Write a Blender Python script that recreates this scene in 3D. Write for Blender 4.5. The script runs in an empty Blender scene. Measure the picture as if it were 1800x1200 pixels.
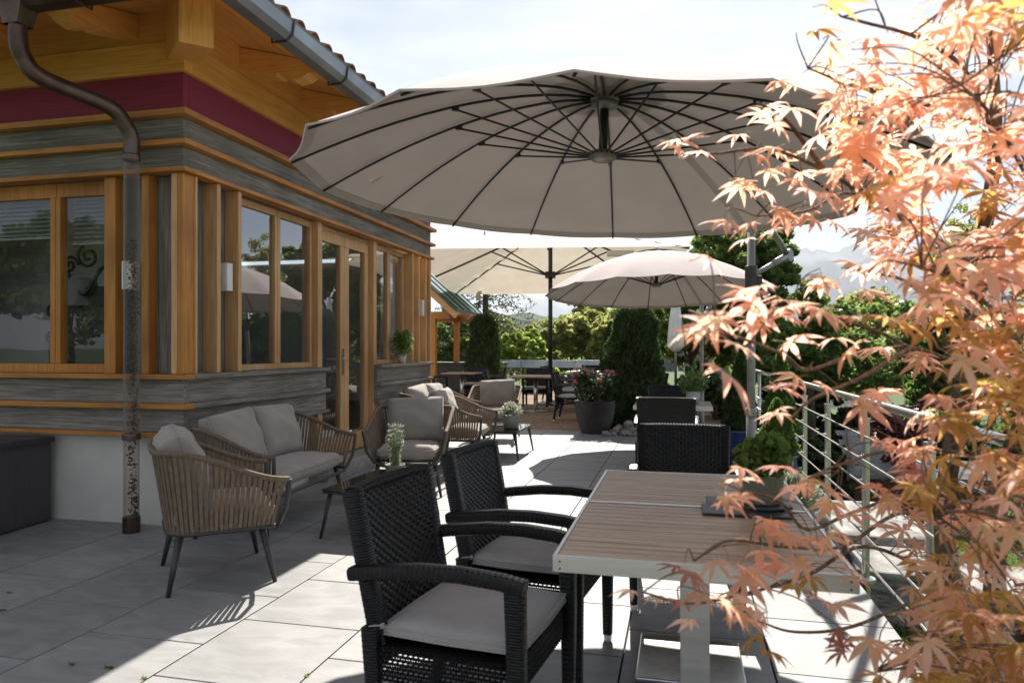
import bpy, math, random
import numpy as np
from mathutils import Vector, Matrix, Euler
R = math.radians
rnd = random.Random(7)
sc = bpy.context.scene
col = sc.collection
# ---------------------------------------------------------------- camera
CAMH = 1.3
YAW = R(13.42)
cam = bpy.data.cameras.new('camera'); cam.sensor_width = 36; cam.lens = 24.9
cam.shift_y = 13/1800; cam.clip_start = .05; cam.clip_end = 20000
cam.dof.use_dof = True; cam.dof.focus_distance = 5.6; cam.dof.aperture_fstop = 5.2
camo = bpy.data.objects.new('camera', cam); col.objects.link(camo)
camo.location = (0, 0, CAMH); camo.rotation_euler = (R(90), 0, YAW)
sc.camera = camo
# ---------------------------------------------------------------- light
SUN_EL = R(46); SUN_AZ = R(5.5)      # azimuth: degrees left of +Y
sv = Vector((-math.sin(SUN_AZ)*math.cos(SUN_EL), math.cos(SUN_AZ)*math.cos(SUN_EL), math.sin(SUN_EL)))
sl = bpy.data.lights.new('sun', 'SUN'); sl.energy = 5.0; sl.angle = R(.5); sl.color = (1, .945, .86)
so = bpy.data.objects.new('sun', sl); col.objects.link(so)
so.rotation_euler = sv.to_track_quat('Z', 'Y').to_euler()
w = bpy.data.worlds.new('World'); sc.world = w; w.use_nodes = True
nt = w.node_tree; N = nt.nodes; L = nt.links; N.clear()
out = N.new('ShaderNodeOutputWorld'); bg = N.new('ShaderNodeBackground')
sky = N.new('ShaderNodeTexSky'); sky.sky_type = 'NISHITA'; sky.sun_disc = False
sky.sun_elevation = SUN_EL; sky.sun_rotation = -SUN_AZ
sky.air_density = 1.0; sky.dust_density = 1.2; sky.ozone_density = 1.5; sky.altitude = 600
tc = N.new('ShaderNodeTexCoord'); mp = N.new('ShaderNodeMapping'); mp.inputs['Scale'].default_value = (1, 1, 3.2)
mp.inputs['Location'].default_value = (.35, .1, .2)
n1 = N.new('ShaderNodeTexNoise'); n1.inputs['Scale'].default_value = 2.1; n1.inputs['Detail'].default_value = 9; n1.inputs['Roughness'].default_value = .56
n1.inputs['Distortion'].default_value = .35
cr = N.new('ShaderNodeValToRGB'); cr.color_ramp.elements[0].position = .36; cr.color_ramp.elements[1].position = .64
cr.color_ramp.elements[1].color = (.85, .85, .85, 1)
mx = N.new('ShaderNodeMix'); mx.data_type = 'RGBA'; mx.inputs['B'].default_value = (8.5, 8.5, 8.6, 1)
L.new(tc.outputs['Generated'], mp.inputs[0]); L.new(mp.outputs[0], n1.inputs[0]); L.new(n1.outputs[0], cr.inputs[0])
L.new(cr.outputs[0], mx.inputs['Factor']); L.new(sky.outputs[0], mx.inputs['A']); L.new(mx.outputs['Result'], bg.inputs[0])
bg.inputs[1].default_value = .055; L.new(bg.outputs[0], out.inputs[0])
sc.view_settings.view_transform = 'Standard'; sc.view_settings.look = 'None'
sc.view_settings.exposure = 1.15; sc.view_settings.gamma = 1
sc.render.engine = 'CYCLES'
try:
    sc.cycles.max_bounces = 8; sc.cycles.transparent_max_bounces = 24; sc.cycles.caustics_reflective = False; sc.cycles.caustics_refractive = False
except Exception: pass
# ---------------------------------------------------------------- materials
def _n(nt, t, **k):
    n = nt.nodes.new(t)
    for a, v in k.items():
        setattr(n, a, v)
    return n
def c4(c): return (c[0], c[1], c[2], 1)
def mat(name, cols, scale=8, stretch=(1, 1, 1), rough=.6, metal=0, bump=0, bscale=None, detail=6, rvar=0, spec=.5,
        transl=0, sheen=0, coat=0, lo=.35, hi=.65, distort=0, fine=None, nrough=.5):
    """cols: 1..3 colours mixed by noise; rvar: brightness change per object."""
    m = bpy.data.materials.new(name); m.use_nodes = True; nt = m.node_tree; L = nt.links
    b = nt.nodes['Principled BSDF']; b.inputs['Roughness'].default_value = rough; b.inputs['Metallic'].default_value = metal
    b.inputs['Specular IOR Level'].default_value = spec; b.inputs['Coat Weight'].default_value = coat
    b.inputs['Sheen Weight'].default_value = sheen
    tc = _n(nt, 'ShaderNodeTexCoord'); mp = _n(nt, 'ShaderNodeMapping'); mp.inputs['Scale'].default_value = stretch
    oi = _n(nt, 'ShaderNodeObjectInfo')
    ad = _n(nt, 'ShaderNodeVectorMath', operation='ADD'); sca = _n(nt, 'ShaderNodeVectorMath', operation='SCALE')
    cmb = _n(nt, 'ShaderNodeCombineXYZ')
    for i in range(3): L.new(oi.outputs['Random'], cmb.inputs[i])
    L.new(cmb.outputs[0], sca.inputs[0]); sca.inputs['Scale'].default_value = 37.0
    L.new(tc.outputs['Object'], mp.inputs[0]); L.new(mp.outputs[0], ad.inputs[0]); L.new(sca.outputs[0], ad.inputs[1])
    no = _n(nt, 'ShaderNodeTexNoise'); no.inputs['Scale'].default_value = scale; no.inputs['Detail'].default_value = detail
    no.inputs['Distortion'].default_value = distort; no.inputs['Roughness'].default_value = nrough
    L.new(ad.outputs[0], no.inputs[0])
    cr = _n(nt, 'ShaderNodeValToRGB'); e = cr.color_ramp.elements
    if len(cols) == 1: cols = [cols[0], tuple(x*.82 for x in cols[0])]
    e[0].position = lo; e[0].color = c4(cols[0]); e[1].position = hi; e[1].color = c4(cols[-1])
    if len(cols) == 3:
        k = e.new((lo+hi)/2); k.color = c4(cols[1])
    L.new(no.outputs[0], cr.inputs[0]); src = cr.outputs[0]
    if fine:                                    # large soft patches of a second tone (wear, weathering)
        n2 = _n(nt, 'ShaderNodeTexNoise'); n2.inputs['Scale'].default_value = fine[0]; n2.inputs['Detail'].default_value = 5
        L.new(ad.outputs[0] if len(fine) > 3 else tc.outputs['Object'], n2.inputs[0])
        r2 = _n(nt, 'ShaderNodeValToRGB'); r2.color_ramp.elements[0].position = .45; r2.color_ramp.elements[1].position = .7
        m2 = _n(nt, 'ShaderNodeMix', data_type='RGBA'); m2.inputs['B'].default_value = c4(fine[1])
        mu = _n(nt, 'ShaderNodeMath', operation='MULTIPLY'); mu.inputs[1].default_value = fine[2]
        L.new(n2.outputs[0], r2.inputs[0]); L.new(r2.outputs[0], mu.inputs[0]); L.new(mu.outputs[0], m2.inputs['Factor'])
        L.new(src, m2.inputs['A']); src = m2.outputs['Result']
    if rvar:
        hs = _n(nt, 'ShaderNodeHueSaturation'); mr = _n(nt, 'ShaderNodeMapRange')
        mr.inputs['To Min'].default_value = 1-rvar; mr.inputs['To Max'].default_value = 1+rvar
        L.new(oi.outputs['Random'], mr.inputs[0]); L.new(mr.outputs[0], hs.inputs['Value']); L.new(src, hs.inputs['Color']); src = hs.outputs[0]
    L.new(src, b.inputs['Base Color'])
    if bump:
        bn = _n(nt, 'ShaderNodeBump'); bn.inputs['Strength'].default_value = bump; bn.inputs['Distance'].default_value = .01
        if bscale:
            n3 = _n(nt, 'ShaderNodeTexNoise'); n3.inputs['Scale'].default_value = bscale; n3.inputs['Detail'].default_value = 4
            L.new(ad.outputs[0], n3.inputs[0]); L.new(n3.outputs[0], bn.inputs['Height'])
        else: L.new(no.outputs[0], bn.inputs['Height'])
        L.new(bn.outputs[0], b.inputs['Normal'])
    if transl:
        tr = _n(nt, 'ShaderNodeBsdfTranslucent'); ms = _n(nt, 'ShaderNodeMixShader'); ms.inputs[0].default_value = transl
        L.new(src, tr.inputs[0]); L.new(b.outputs[0], ms.inputs[1]); L.new(tr.outputs[0], ms.inputs[2])
        L.new(ms.outputs[0], nt.nodes['Material Output'].inputs[0])
    return m
def wood(name, cols, axis, rough=.55, **k):
    st = [34, 34, 34]; st['xyz'.index(axis)] = 1.3
    return mat(name, cols, scale=2.0, stretch=st, rough=rough, detail=10, distort=.18, nrough=.68, **dict(dict(bump=.25, rvar=.1, lo=.25, hi=.75), **k))
OR = [(.30, .105, .016), (.52, .21, .036), (.66, .31, .066)]
LW = [(.36, .17, .06), (.62, .36, .16), (.76, .50, .27)]
GR = [(.085, .070, .055), (.215, .192, .165), (.36, .34, .31)]
RD = [(.13, .008, .024), (.22, .014, .045), (.26, .022, .06)]
M = {}
for ax in 'xyz':
    M['or'+ax] = wood('orange_wood_'+ax, OR, ax, fine=(1.6, (.17, .055, .012), .5))
    M['lw'+ax] = wood('larch_wood_'+ax, LW, ax, fine=(1.1, (.36, .17, .06), .6))
    M['gr'+ax] = wood('weathered_wood_'+ax, GR, ax, rough=.8, bump=.6, lo=.3, hi=.7, fine=(1.3, (.075, .06, .045), .55))
    M['ho'+ax] = wood('honey_wood_'+ax, [(.46, .19, .032), (.70, .34, .075), (.80, .47, .14)], ax, fine=(1.2, (.34, .13, .02), .4))
    M['rd'+ax] = wood('red_painted_wood_'+ax, RD, ax, rough=.6)
M['dkw'] = wood('dark_stained_wood', [(.02, .012, .008), (.05, .028, .016), (.08, .045, .025)], 'y')
M['plaster'] = mat('white_plaster', [(.62, .59, .53), (.70, .67, .61)], scale=3, bump=.3, bscale=160, rough=.9)
M['slab'] = mat('grey_stone_slab', [(.215, .212, .208), (.255, .252, .247), (.29, .287, .28)], scale=3.5, stretch=(1, 2.2, 1), detail=10, rough=.54, bump=.10, bscale=90, spec=.5, rvar=.10, distort=1.2,
                fine=(2.3, (.19, .187, .18), .35, 1))
M['grout'] = mat('dark_joint', [(.035, .033, .03)], rough=.95)
M['kerb'] = mat('concrete_kerb', [(.25, .23, .2), (.36, .34, .3)], scale=20, rough=.9, bump=.3)
M['copper'] = mat('aged_copper', [(.055, .032, .024), (.10, .062, .048), (.145, .10, .085)], scale=5, rough=.38, metal=.75, bump=.1, fine=(3, (.16, .15, .14), .4))
M['zinc'] = mat('zinc_sheet', [(.20, .22, .24), (.32, .35, .38)], scale=4, rough=.42, metal=.7, stretch=(1, .25, 1), fine=(2, (.12, .11, .10), .5))
M['clay'] = mat('clay_tile', [(.16, .06, .03), (.30, .13, .07), (.42, .22, .14)], scale=9, rough=.85, bump=.4, rvar=.25, fine=(6, (.20, .19, .15), .6))
M['steel'] = mat('brushed_steel', [(.52, .50, .47), (.62, .60, .57)], scale=30, stretch=(1, 1, .1), rough=.28, metal=1)
M['alu'] = mat('brushed_aluminium', [(.58, .56, .53), (.68, .66, .63)], scale=40, stretch=(.1, 1, 1), rough=.38, metal=.85)
M['blackm'] = mat('black_metal', [(.018, .018, .02), (.03, .03, .032)], rough=.38, metal=.3)
M['charm'] = mat('charcoal_metal', [(.045, .043, .042), (.065, .062, .06)], rough=.42, metal=.3)
M['greym'] = mat('grey_coated_metal', [(.20, .185, .175), (.26, .245, .235)], rough=.4, metal=.4)
M['rope'] = mat('taupe_rope', [(.155, .11, .073), (.225, .165, .115)], scale=60, stretch=(1, 1, .4), rough=.85, bump=.5, bscale=350, rvar=.1)
M['cush'] = mat('taupe_cushion', [(.29, .252, .215), (.335, .295, .255)], scale=7, rough=.92, bump=.35, bscale=9, sheen=.2)
M['cushl'] = mat('pale_grey_cushion', [(.37, .345, .33), (.42, .395, .38)], scale=7, rough=.9, bump=.25, bscale=10, sheen=.2)
M['wick'] = mat('black_wicker', [(.007, .007, .0075), (.014, .0135, .014)], scale=60, rough=.30, spec=.28)
M['white'] = mat('white_plastic', [(.7, .7, .68), (.78, .78, .76)], rough=.4)
M['label'] = mat('white_label', [(.72, .74, .73), (.8, .8, .79)], rough=.7)
M['ink'] = mat('grey_print', [(.18, .28, .25)], rough=.7)
M['fab'] = mat('taupe_parasol_fabric', [(.435, .370, .352), (.48, .41, .39)], scale=3, rough=.9, transl=.05, bump=.12, bscale=260)
M['fabc'] = mat('cream_parasol_fabric', [(.66, .60, .50), (.72, .66, .56)], scale=3, rough=.9, transl=.24)
M['slat'] = mat('taupe_composite_slat', [(.28, .19, .115), (.37, .27, .175), (.44, .335, .23)], scale=4, stretch=(.8, 16, 16), rough=.42, bump=.12, rvar=.07, detail=8)
M['dining'] = wood('dining_table_wood', [(.20, .13, .08), (.32, .22, .14), (.42, .31, .2)], 'x')
M['bglass'] = mat('black_glass', [(.008, .008, .009)], rough=.03, spec=.9, coat=.6)
M['pot'] = mat('sage_ceramic', [(.17, .185, .145), (.22, .235, .19)], scale=12, rough=.45)
M['bpot'] = mat('cobalt_ceramic', [(.008, .022, .11), (.016, .045, .19)], scale=3, rough=.1, coat=.7)
M['brpot'] = mat('dark_basket_pot', [(.018, .014, .012), (.04, .03, .026)], scale=20, rough=.45)
M['whpot'] = mat('pale_pot', [(.5, .49, .45)], rough=.5)
M['soil'] = mat('soil', [(.03, .02, .013), (.06, .04, .025)], scale=40, rough=1, bump=.6)
M['slate'] = mat('black_slate', [(.02, .022, .026), (.035, .038, .042)], rough=.45, bump=.2)
M['rock'] = mat('pale_rock', [(.20, .19, .17), (.36, .345, .31), (.5, .48, .45)], scale=7, rough=.9, bump=.7, rvar=.2)
M['gneiss'] = mat('gneiss_block', [(.10, .095, .085), (.24, .23, .21), (.36, .35, .33)], scale=4, stretch=(2, 1, 9), rough=.85, bump=.7, rvar=.12, detail=10)
M['brick'] = mat('clay_paver', [(.17, .105, .062), (.24, .155, .095), (.30, .20, .125)], scale=12, rough=.9, rvar=.1)
M['cab'] = wood('dark_grey_resin', [(.045, .042, .045), (.065, .062, .066), (.085, .082, .086)], 'z', rough=.55, bump=.35)
M['cabt'] = mat('dark_grey_lid', [(.035, .034, .038), (.05, .05, .054)], rough=.5)
M['bark'] = mat('bark', [(.045, .032, .022), (.095, .07, .05), (.15, .12, .09)], scale=14, stretch=(1, 1, .3), rough=.95, bump=.8)
M['mbark'] = mat('maple_bark', [(.075, .048, .028), (.15, .10, .065), (.23, .17, .12)], scale=20, stretch=(1, 1, .4), rough=.85, bump=.5)
M['green'] = mat('green_sheet_roof', [(.012, .06, .05), (.025, .10, .085)], rough=.45)
M['blind'] = mat('grey_blind', [(.20, .21, .20), (.26, .27, .26)], rough=.5)
M['inwall'] = mat('interior_wall', [(.66, .61, .65), (.72, .68, .71)], rough=.9)
M['indark'] = mat('interior_dark', [(.03, .022, .018), (.06, .045, .035)], rough=.7)
M['iron'] = mat('wrought_iron', [(.008, .008, .008)], rough=.5)
M['lampsh'] = mat('lamp_shade_cloth', [(.20, .18, .18)], rough=.9)
M['flowerw'] = mat('white_flower', [(.75, .72, .55), (.8, .78, .7)], rough=.7, transl=.3)
M['pink'] = mat('pink_petal', [(.65, .08, .16), (.75, .22, .28)], rough=.6, transl=.3)
M['blue'] = mat('pale_blue_sheet', [(.20, .36, .52), (.45, .58, .68)], scale=3, rough=.3)
M['shingle'] = mat('grey_shingle', [(.20, .20, .20), (.30, .30, .295)], scale=14, rough=.9, rvar=.12)
M['redwood'] = wood('red_brown_boards', [(.09, .03, .016), (.16, .055, .03), (.22, .09, .05)], 'x')
M['hwhite'] = mat('far_house_white', [(.7, .7, .68)], rough=.8)
M['mount'] = mat('mountain_forest_rock', [(.035, .05, .04), (.08, .09, .075), (.16, .16, .15)], scale=.004, rough=1)
M['forest'] = mat('far_forest', [(.018, .035, .02), (.035, .06, .03)], scale=.06, rough=1)
M['lawn'] = mat('lawn_ground', [(.03, .06, .012), (.055, .09, .018), (.085, .11, .03)], scale=1.5, rough=1, bump=.4, bscale=50)
def leafm(name, cols, tr=.45, rough=.5, sc_=2.5, spec=.4):
    """Leaf colour varied per leaf island, with light passing through."""
    m = bpy.data.materials.new(name); m.use_nodes = True; nt = m.node_tree; L = nt.links
    b = nt.nodes['Principled BSDF']; b.inputs['Roughness'].default_value = rough; b.inputs['Specular IOR Level'].default_value = spec
    g = _n(nt, 'ShaderNodeNewGeometry'); oi = _n(nt, 'ShaderNodeObjectInfo')
    a = _n(nt, 'ShaderNodeMath', operation='ADD'); fr = _n(nt, 'ShaderNodeMath', operation='FRACT')
    L.new(g.outputs['Random Per Island'], a.inputs[0]); L.new(oi.outputs['Random'], a.inputs[1]); L.new(a.outputs[0], fr.inputs[0])
    cr = _n(nt, 'ShaderNodeValToRGB'); e = cr.color_ramp.elements; e[0].position = 0; e[1].position = 1
    e[0].color = c4(cols[0]); e[1].color = c4(cols[-1])
    for i in range(1, len(cols)-1):
        k = e.new(i/(len(cols)-1)); k.color = c4(cols[i])
    L.new(fr.outputs[0], cr.inputs[0]); L.new(cr.outputs[0], b.inputs['Base Color'])
    t = _n(nt, 'ShaderNodeBsdfTranslucent'); ms = _n(nt, 'ShaderNodeMixShader'); ms.inputs[0].default_value = tr
    hs = _n(nt, 'ShaderNodeHueSaturation'); hs.inputs['Value'].default_value = 1.9; hs.inputs['Saturation'].default_value = .88; L.new(cr.outputs[0], hs.inputs['Color'])
    L.new(hs.outputs[0], t.inputs[0]); L.new(b.outputs[0], ms.inputs[1]); L.new(t.outputs[0], ms.inputs[2])
    L.new(ms.outputs[0], nt.nodes['Material Output'].inputs[0])
    return m
M['l_thuja'] = leafm('thuja_leaf', [(.02, .04, .01), (.04, .075, .018), (.08, .13, .03), (.03, .055, .014)], .35)
M['l_green'] = leafm('green_leaf', [(.05, .10, .015), (.10, .17, .025), (.16, .23, .04), (.06, .11, .02)], .5)
M['l_olive'] = leafm('olive_leaf', [(.15, .18, .04), (.23, .25, .06), (.30, .30, .09), (.17, .19, .06)], .5)
M['l_bright'] = leafm('bright_leaf', [(.14, .22, .02), (.20, .29, .03), (.27, .34, .05), (.15, .21, .03)], .55)
M['l_larch'] = leafm('larch_needle', [(.06, .08, .03), (.09, .11, .04), (.04, .06, .02)], .35)
M['l_purple'] = leafm('purple_leaf', [(.07, .02, .03), (.12, .04, .05), (.05, .02, .02)], .35)
M['l_silver'] = leafm('silver_leaf', [(.17, .21, .12), (.26, .29, .19), (.34, .35, .25)], .35)
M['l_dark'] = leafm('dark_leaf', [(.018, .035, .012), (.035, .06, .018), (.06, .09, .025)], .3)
M['l_grass'] = leafm('grass_blade', [(.06, .11, .015), (.11, .17, .03), (.17, .21, .05), (.09, .13, .03)], .4)
def gradleaf(name, cols, tip, mid, tr=.66):
    """Maple leaf: vein centre tone to lobe tip tone along local radius, varied per object."""
    m = leafm(name, cols, tr, rough=.5, spec=.5); nt = m.node_tree; L = nt.links
    b = nt.nodes['Principled BSDF']; src = b.inputs['Base Color'].links[0].from_socket
    at = _n(nt, 'ShaderNodeAttribute', attribute_name='rad')
    mxn = _n(nt, 'ShaderNodeMix', data_type='RGBA'); mxn.inputs['B'].default_value = c4(tip)
    r2 = _n(nt, 'ShaderNodeMath', operation='MULTIPLY'); r2.inputs[1].default_value = .6
    L.new(at.outputs['Fac'], r2.inputs[0]); L.new(r2.outputs[0], mxn.inputs['Factor']); L.new(src, mxn.inputs['A'])
    m3 = _n(nt, 'ShaderNodeMix', data_type='RGBA'); m3.inputs['A'].default_value = c4(mid)
    r3 = _n(nt, 'ShaderNodeMapRange'); r3.inputs['From Max'].default_value = .3; r3.inputs['To Min'].default_value = .45
    L.new(at.outputs['Fac'], r3.inputs[0]); L.new(r3.outputs[0], m3.inputs['Factor']); L.new(mxn.outputs['Result'], m3.inputs['B'])
    L.new(m3.outputs['Result'], b.inputs['Base Color'])
    for n in nt.nodes:
        if n.type == 'HUE_SAT': L.new(m3.outputs['Result'], n.inputs['Color'])
    return m
M['m1'] = gradleaf('maple_leaf', [(.66, .33, .20), (.76, .50, .39), (.55, .28, .14), (.74, .42, .31), (.68, .48, .28), (.76, .56, .44)], (.64, .27, .20), (.60, .42, .15))
M['m2'] = gradleaf('maple_leaf_red', [(.40, .13, .09), (.48, .20, .14), (.36, .12, .09)], (.38, .10, .08), (.46, .24, .10))
M['m3'] = gradleaf('maple_leaf_ochre', [(.42, .22, .04), (.50, .30, .06), (.33, .16, .03), (.40, .34, .06)], (.45, .16, .06), (.36, .30, .05))
def glassmat(ior=.24, tint=(.74, .79, .78, 1)):
    m = bpy.data.materials.new('window_glass'); m.use_nodes = True; nt = m.node_tree; L = nt.links; nt.nodes.clear()
    o = _n(nt, 'ShaderNodeOutputMaterial'); t = _n(nt, 'ShaderNodeBsdfTransparent'); t.inputs[0].default_value = tint
    g = _n(nt, 'ShaderNodeBsdfGlossy'); g.inputs['Roughness'].default_value = .004; g.inputs[0].default_value = (.95, .97, 1, 1)
    ge = _n(nt, 'ShaderNodeNewGeometry'); dt = _n(nt, 'ShaderNodeVectorMath', operation='DOT_PRODUCT'); L.new(ge.outputs['Normal'], dt.inputs[0]); L.new(ge.outputs['Incoming'], dt.inputs[1])
    ab = _n(nt, 'ShaderNodeMath', operation='ABSOLUTE'); L.new(dt.outputs['Value'], ab.inputs[0]); om = _n(nt, 'ShaderNodeMath', operation='SUBTRACT'); om.inputs[0].default_value = 1; L.new(ab.outputs[0], om.inputs[1])
    pw = _n(nt, 'ShaderNodeMath', operation='POWER'); pw.inputs[1].default_value = 5; L.new(om.outputs[0], pw.inputs[0]); f = _n(nt, 'ShaderNodeMapRange'); f.inputs['To Min'].default_value = ior; L.new(pw.outputs[0], f.inputs[0]); ms = _n(nt, 'ShaderNodeMixShader')
    no = _n(nt, 'ShaderNodeTexNoise'); no.inputs['Scale'].default_value = 1.3; bp = _n(nt, 'ShaderNodeBump'); bp.inputs['Strength'].default_value = .05; bp.inputs['Distance'].default_value = .03
    tcn = _n(nt, 'ShaderNodeTexCoord'); L.new(tcn.outputs['Object'], no.inputs[0]); L.new(no.outputs[0], bp.inputs['Height']); L.new(bp.outputs[0], g.inputs['Normal'])
    L.new(f.outputs[0], ms.inputs[0]); L.new(t.outputs[0], ms.inputs[1]); L.new(g.outputs[0], ms.inputs[2]); L.new(ms.outputs[0], o.inputs[0])
    return m
M['glass'] = glassmat(); M['glass2'] = glassmat(.07, (.95, .96, .97, 1))
def perspex():
    m = bpy.data.materials.new('clear_downpipe'); m.use_nodes = True; nt = m.node_tree; L = nt.links; nt.nodes.clear()
    o = _n(nt, 'ShaderNodeOutputMaterial'); t = _n(nt, 'ShaderNodeBsdfTransparent'); t.inputs[0].default_value = (.90, .86, .82, 1)
    b = _n(nt, 'ShaderNodeBsdfPrincipled'); b.inputs['Base Color'].default_value = (.35, .33, .31, 1); b.inputs['Roughness'].default_value = .12
    lw = _n(nt, 'ShaderNodeLayerWeight'); lw.inputs[0].default_value = .32
    mr = _n(nt, 'ShaderNodeMapRange'); mr.inputs['To Min'].default_value = .08; mr.inputs['To Max'].default_value = .75
    ms = _n(nt, 'ShaderNodeMixShader'); L.new(lw.outputs['Facing'], mr.inputs[0]); L.new(mr.outputs[0], ms.inputs[0])
    L.new(t.outputs[0], ms.inputs[1]); L.new(b.outputs[0], ms.inputs[2]); L.new(ms.outputs[0], o.inputs[0])
    return m
M['perspex'] = perspex()
# ---------------------------------------------------------------- mesh helpers
class MB:
    def __init__(s): s.v = []; s.f = []
    def add(s, v, f):
        o = len(s.v); s.v += [tuple(x) for x in v]; s.f += [tuple(i+o for i in q) for q in f]; return s
    def box(s, x0, x1, y0, y1, z0, z1):
        v = [(x, y, z) for z in (z0, z1) for y in (y0, y1) for x in (x0, x1)]
        return s.add(v, [(0, 2, 3, 1), (4, 5, 7, 6), (0, 1, 5, 4), (2, 6, 7, 3), (0, 4, 6, 2), (1, 3, 7, 5)])
    def obox(s, c, size, rot=None):
        h = [x/2 for x in size]; m = (rot or Matrix.Identity(3)); c = Vector(c)
        v = [c + m @ Vector((x*h[0], y*h[1], z*h[2])) for z in (-1, 1) for y in (-1, 1) for x in (-1, 1)]
        return s.add(v, [(0, 2, 3, 1), (4, 5, 7, 6), (0, 1, 5, 4), (2, 6, 7, 3), (0, 4, 6, 2), (1, 3, 7, 5)])
    def tube(s, path, r, n=8, closed=False, r2=None, cap=True):
        P = [Vector(p) for p in path]; k = len(P); rings = []; up = None
        for i, p in enumerate(P):
            if closed: t = (P[(i+1) % k]-P[i-1])
            else: t = P[min(i+1, k-1)]-P[max(i-1, 0)]
            t = t.normalized() if t.length > 1e-9 else Vector((0, 0, 1))
            if up is None: up = t.orthogonal().normalized()
            up = (up - t*up.dot(t)); up = up.normalized() if up.length > 1e-6 else t.orthogonal().normalized()
            sd = t.cross(up)
            rr = r[i] if isinstance(r, (list, tuple)) else (r if r2 is None else r+(r2-r)*i/(k-1))
            rings.append([p + (up*math.cos(a)+sd*math.sin(a))*rr for a in [2*math.pi*j/n for j in range(n)]])
        v = [x for q in rings for x in q]; f = []
        m = k if closed else k-1
        for i in range(m):
            for j in range(n):
                a = i*n+j; b = i*n+(j+1) % n; c = ((i+1) % k)*n
                f.append((a, b, c+(j+1) % n, c+j))
        if cap and not closed: f += [tuple(range(n-1, -1, -1)), tuple((k-1)*n+j for j in range(n))]
        return s.add(v, f)
    def lathe(s, prof, n=32, c=(0, 0, 0), mod=None, cap=True):
        v = []; f = []
        for i, (r, z) in enumerate(prof):
            for j in range(n):
                a = 2*math.pi*j/n; rr = r*(mod(a, z, i) if mod else 1)
                v.append((c[0]+rr*math.cos(a), c[1]+rr*math.sin(a), c[2]+z))
        for i in range(len(prof)-1):
            for j in range(n):
                f.append((i*n+j, i*n+(j+1) % n, (i+1)*n+(j+1) % n, (i+1)*n+j))
        if cap: f += [tuple(range(n-1, -1, -1)), tuple((len(prof)-1)*n+j for j in range(n))]
        return s.add(v, f)
    def build(s, name, m, parent=None, smooth=False, bevel=0):
        me = bpy.data.meshes.new(name); me.from_pydata(s.v, [], s.f); me.update()
        return link(name, me, m, parent, smooth, bevel)
def link(name, me, m, parent=None, smooth=False, bevel=0):
    if m and not me.materials: me.materials.append(M[m] if isinstance(m, str) else m)
    if smooth: me.polygons.foreach_set('use_smooth', [True]*len(me.polygons))
    o = bpy.data.objects.new(name, me); col.objects.link(o)
    if parent: o.parent = parent
    if bevel:
        b = o.modifiers.new('bevel', 'BEVEL'); b.width = bevel; b.segments = 2; b.limit_method = 'ANGLE'
    return o
def bx(name, m, parent, *boxes, bevel=.003):
    b = MB()
    for q in boxes: b.box(*q)
    return b.build(name, m, parent, bevel=bevel)
def tag(o, label=None, cat=None, group=None, kind=None):
    if label: o['label'] = label
    if cat: o['category'] = cat
    if group: o['group'] = group
    if kind: o['kind'] = kind
    return o
def thing(name, label, cat, loc=(0, 0, 0), rz=0, group=None):
    o = bpy.data.objects.new(name, None); col.objects.link(o); o.empty_display_size = .1
    o.location = loc; o.rotation_euler = (0, 0, rz); return tag(o, label, cat, group)
def dup(root, loc, rz, label, group=None, scale=None):
    def rec(o, p):
        c = o.copy(); col.objects.link(c)
        if p: c.parent = p
        for ch in o.children: rec(ch, c)
        return c
    r = rec(root, None); r.location = loc; r.rotation_euler = (0, 0, rz); r['label'] = label
    if group: r['group'] = group
    if scale: r.scale = scale
    return r
def npmesh(name, V, F, nside=4):
    me = bpy.data.meshes.new(name); V = np.asarray(V, dtype=np.float32).reshape(-1, 3); F = np.asarray(F, dtype=np.int32).reshape(-1, nside)
    me.vertices.add(len(V)); me.vertices.foreach_set('co', V.ravel())
    me.loops.add(F.size); me.loops.foreach_set('vertex_index', F.ravel())
    me.polygons.add(len(F)); me.polygons.foreach_set('loop_start', np.arange(0, F.size, nside, dtype=np.int32))
    me.polygons.foreach_set('loop_total', np.full(len(F), nside, dtype=np.int32))
    me.update(calc_edges=True); me.validate(); return me
rs = np.random.RandomState(3)
def leafcards(name, pts, size, m, parent, aspect=1.8, nrm=None, jit=1.0, fold=.25):
    """One four-sided, slightly folded leaf per point, pointed at both ends."""
    pts = np.asarray(pts, dtype=float); n = len(pts)
    d = rs.normal(size=(n, 3))*jit
    if nrm is not None: d += nrm
    d /= np.linalg.norm(d, axis=1)[:, None]+1e-9
    u = np.cross(d, rs.normal(size=(n, 3))); u /= np.linalg.norm(u, axis=1)[:, None]+1e-9
    q = np.cross(d, u); s = (size*(.6+.8*rs.rand(n)))[:, None]
    a = pts-d*s*.5*aspect/1.8*1.0; b = pts+u*s*.5/aspect*1.3+q*s*fold*.3; c = pts+d*s*.5; e = pts-u*s*.5/aspect*1.3+q*s*fold*.3
    V = np.stack([a, b, c, e], 1).reshape(-1, 3); F = np.arange(4*n).reshape(-1, 4)
    return link(name, npmesh(name, V, F), m, parent)
def ray(px, py, d):
    """World point seen at photograph pixel (px,py) at depth d."""
    l = (px-900)/1245*d; z = CAMH-(py-613)/1245*d; c, s_ = math.cos(YAW), math.sin(YAW)
    return Vector((l*c-d*s_, l*s_+d*c, z))
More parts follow.
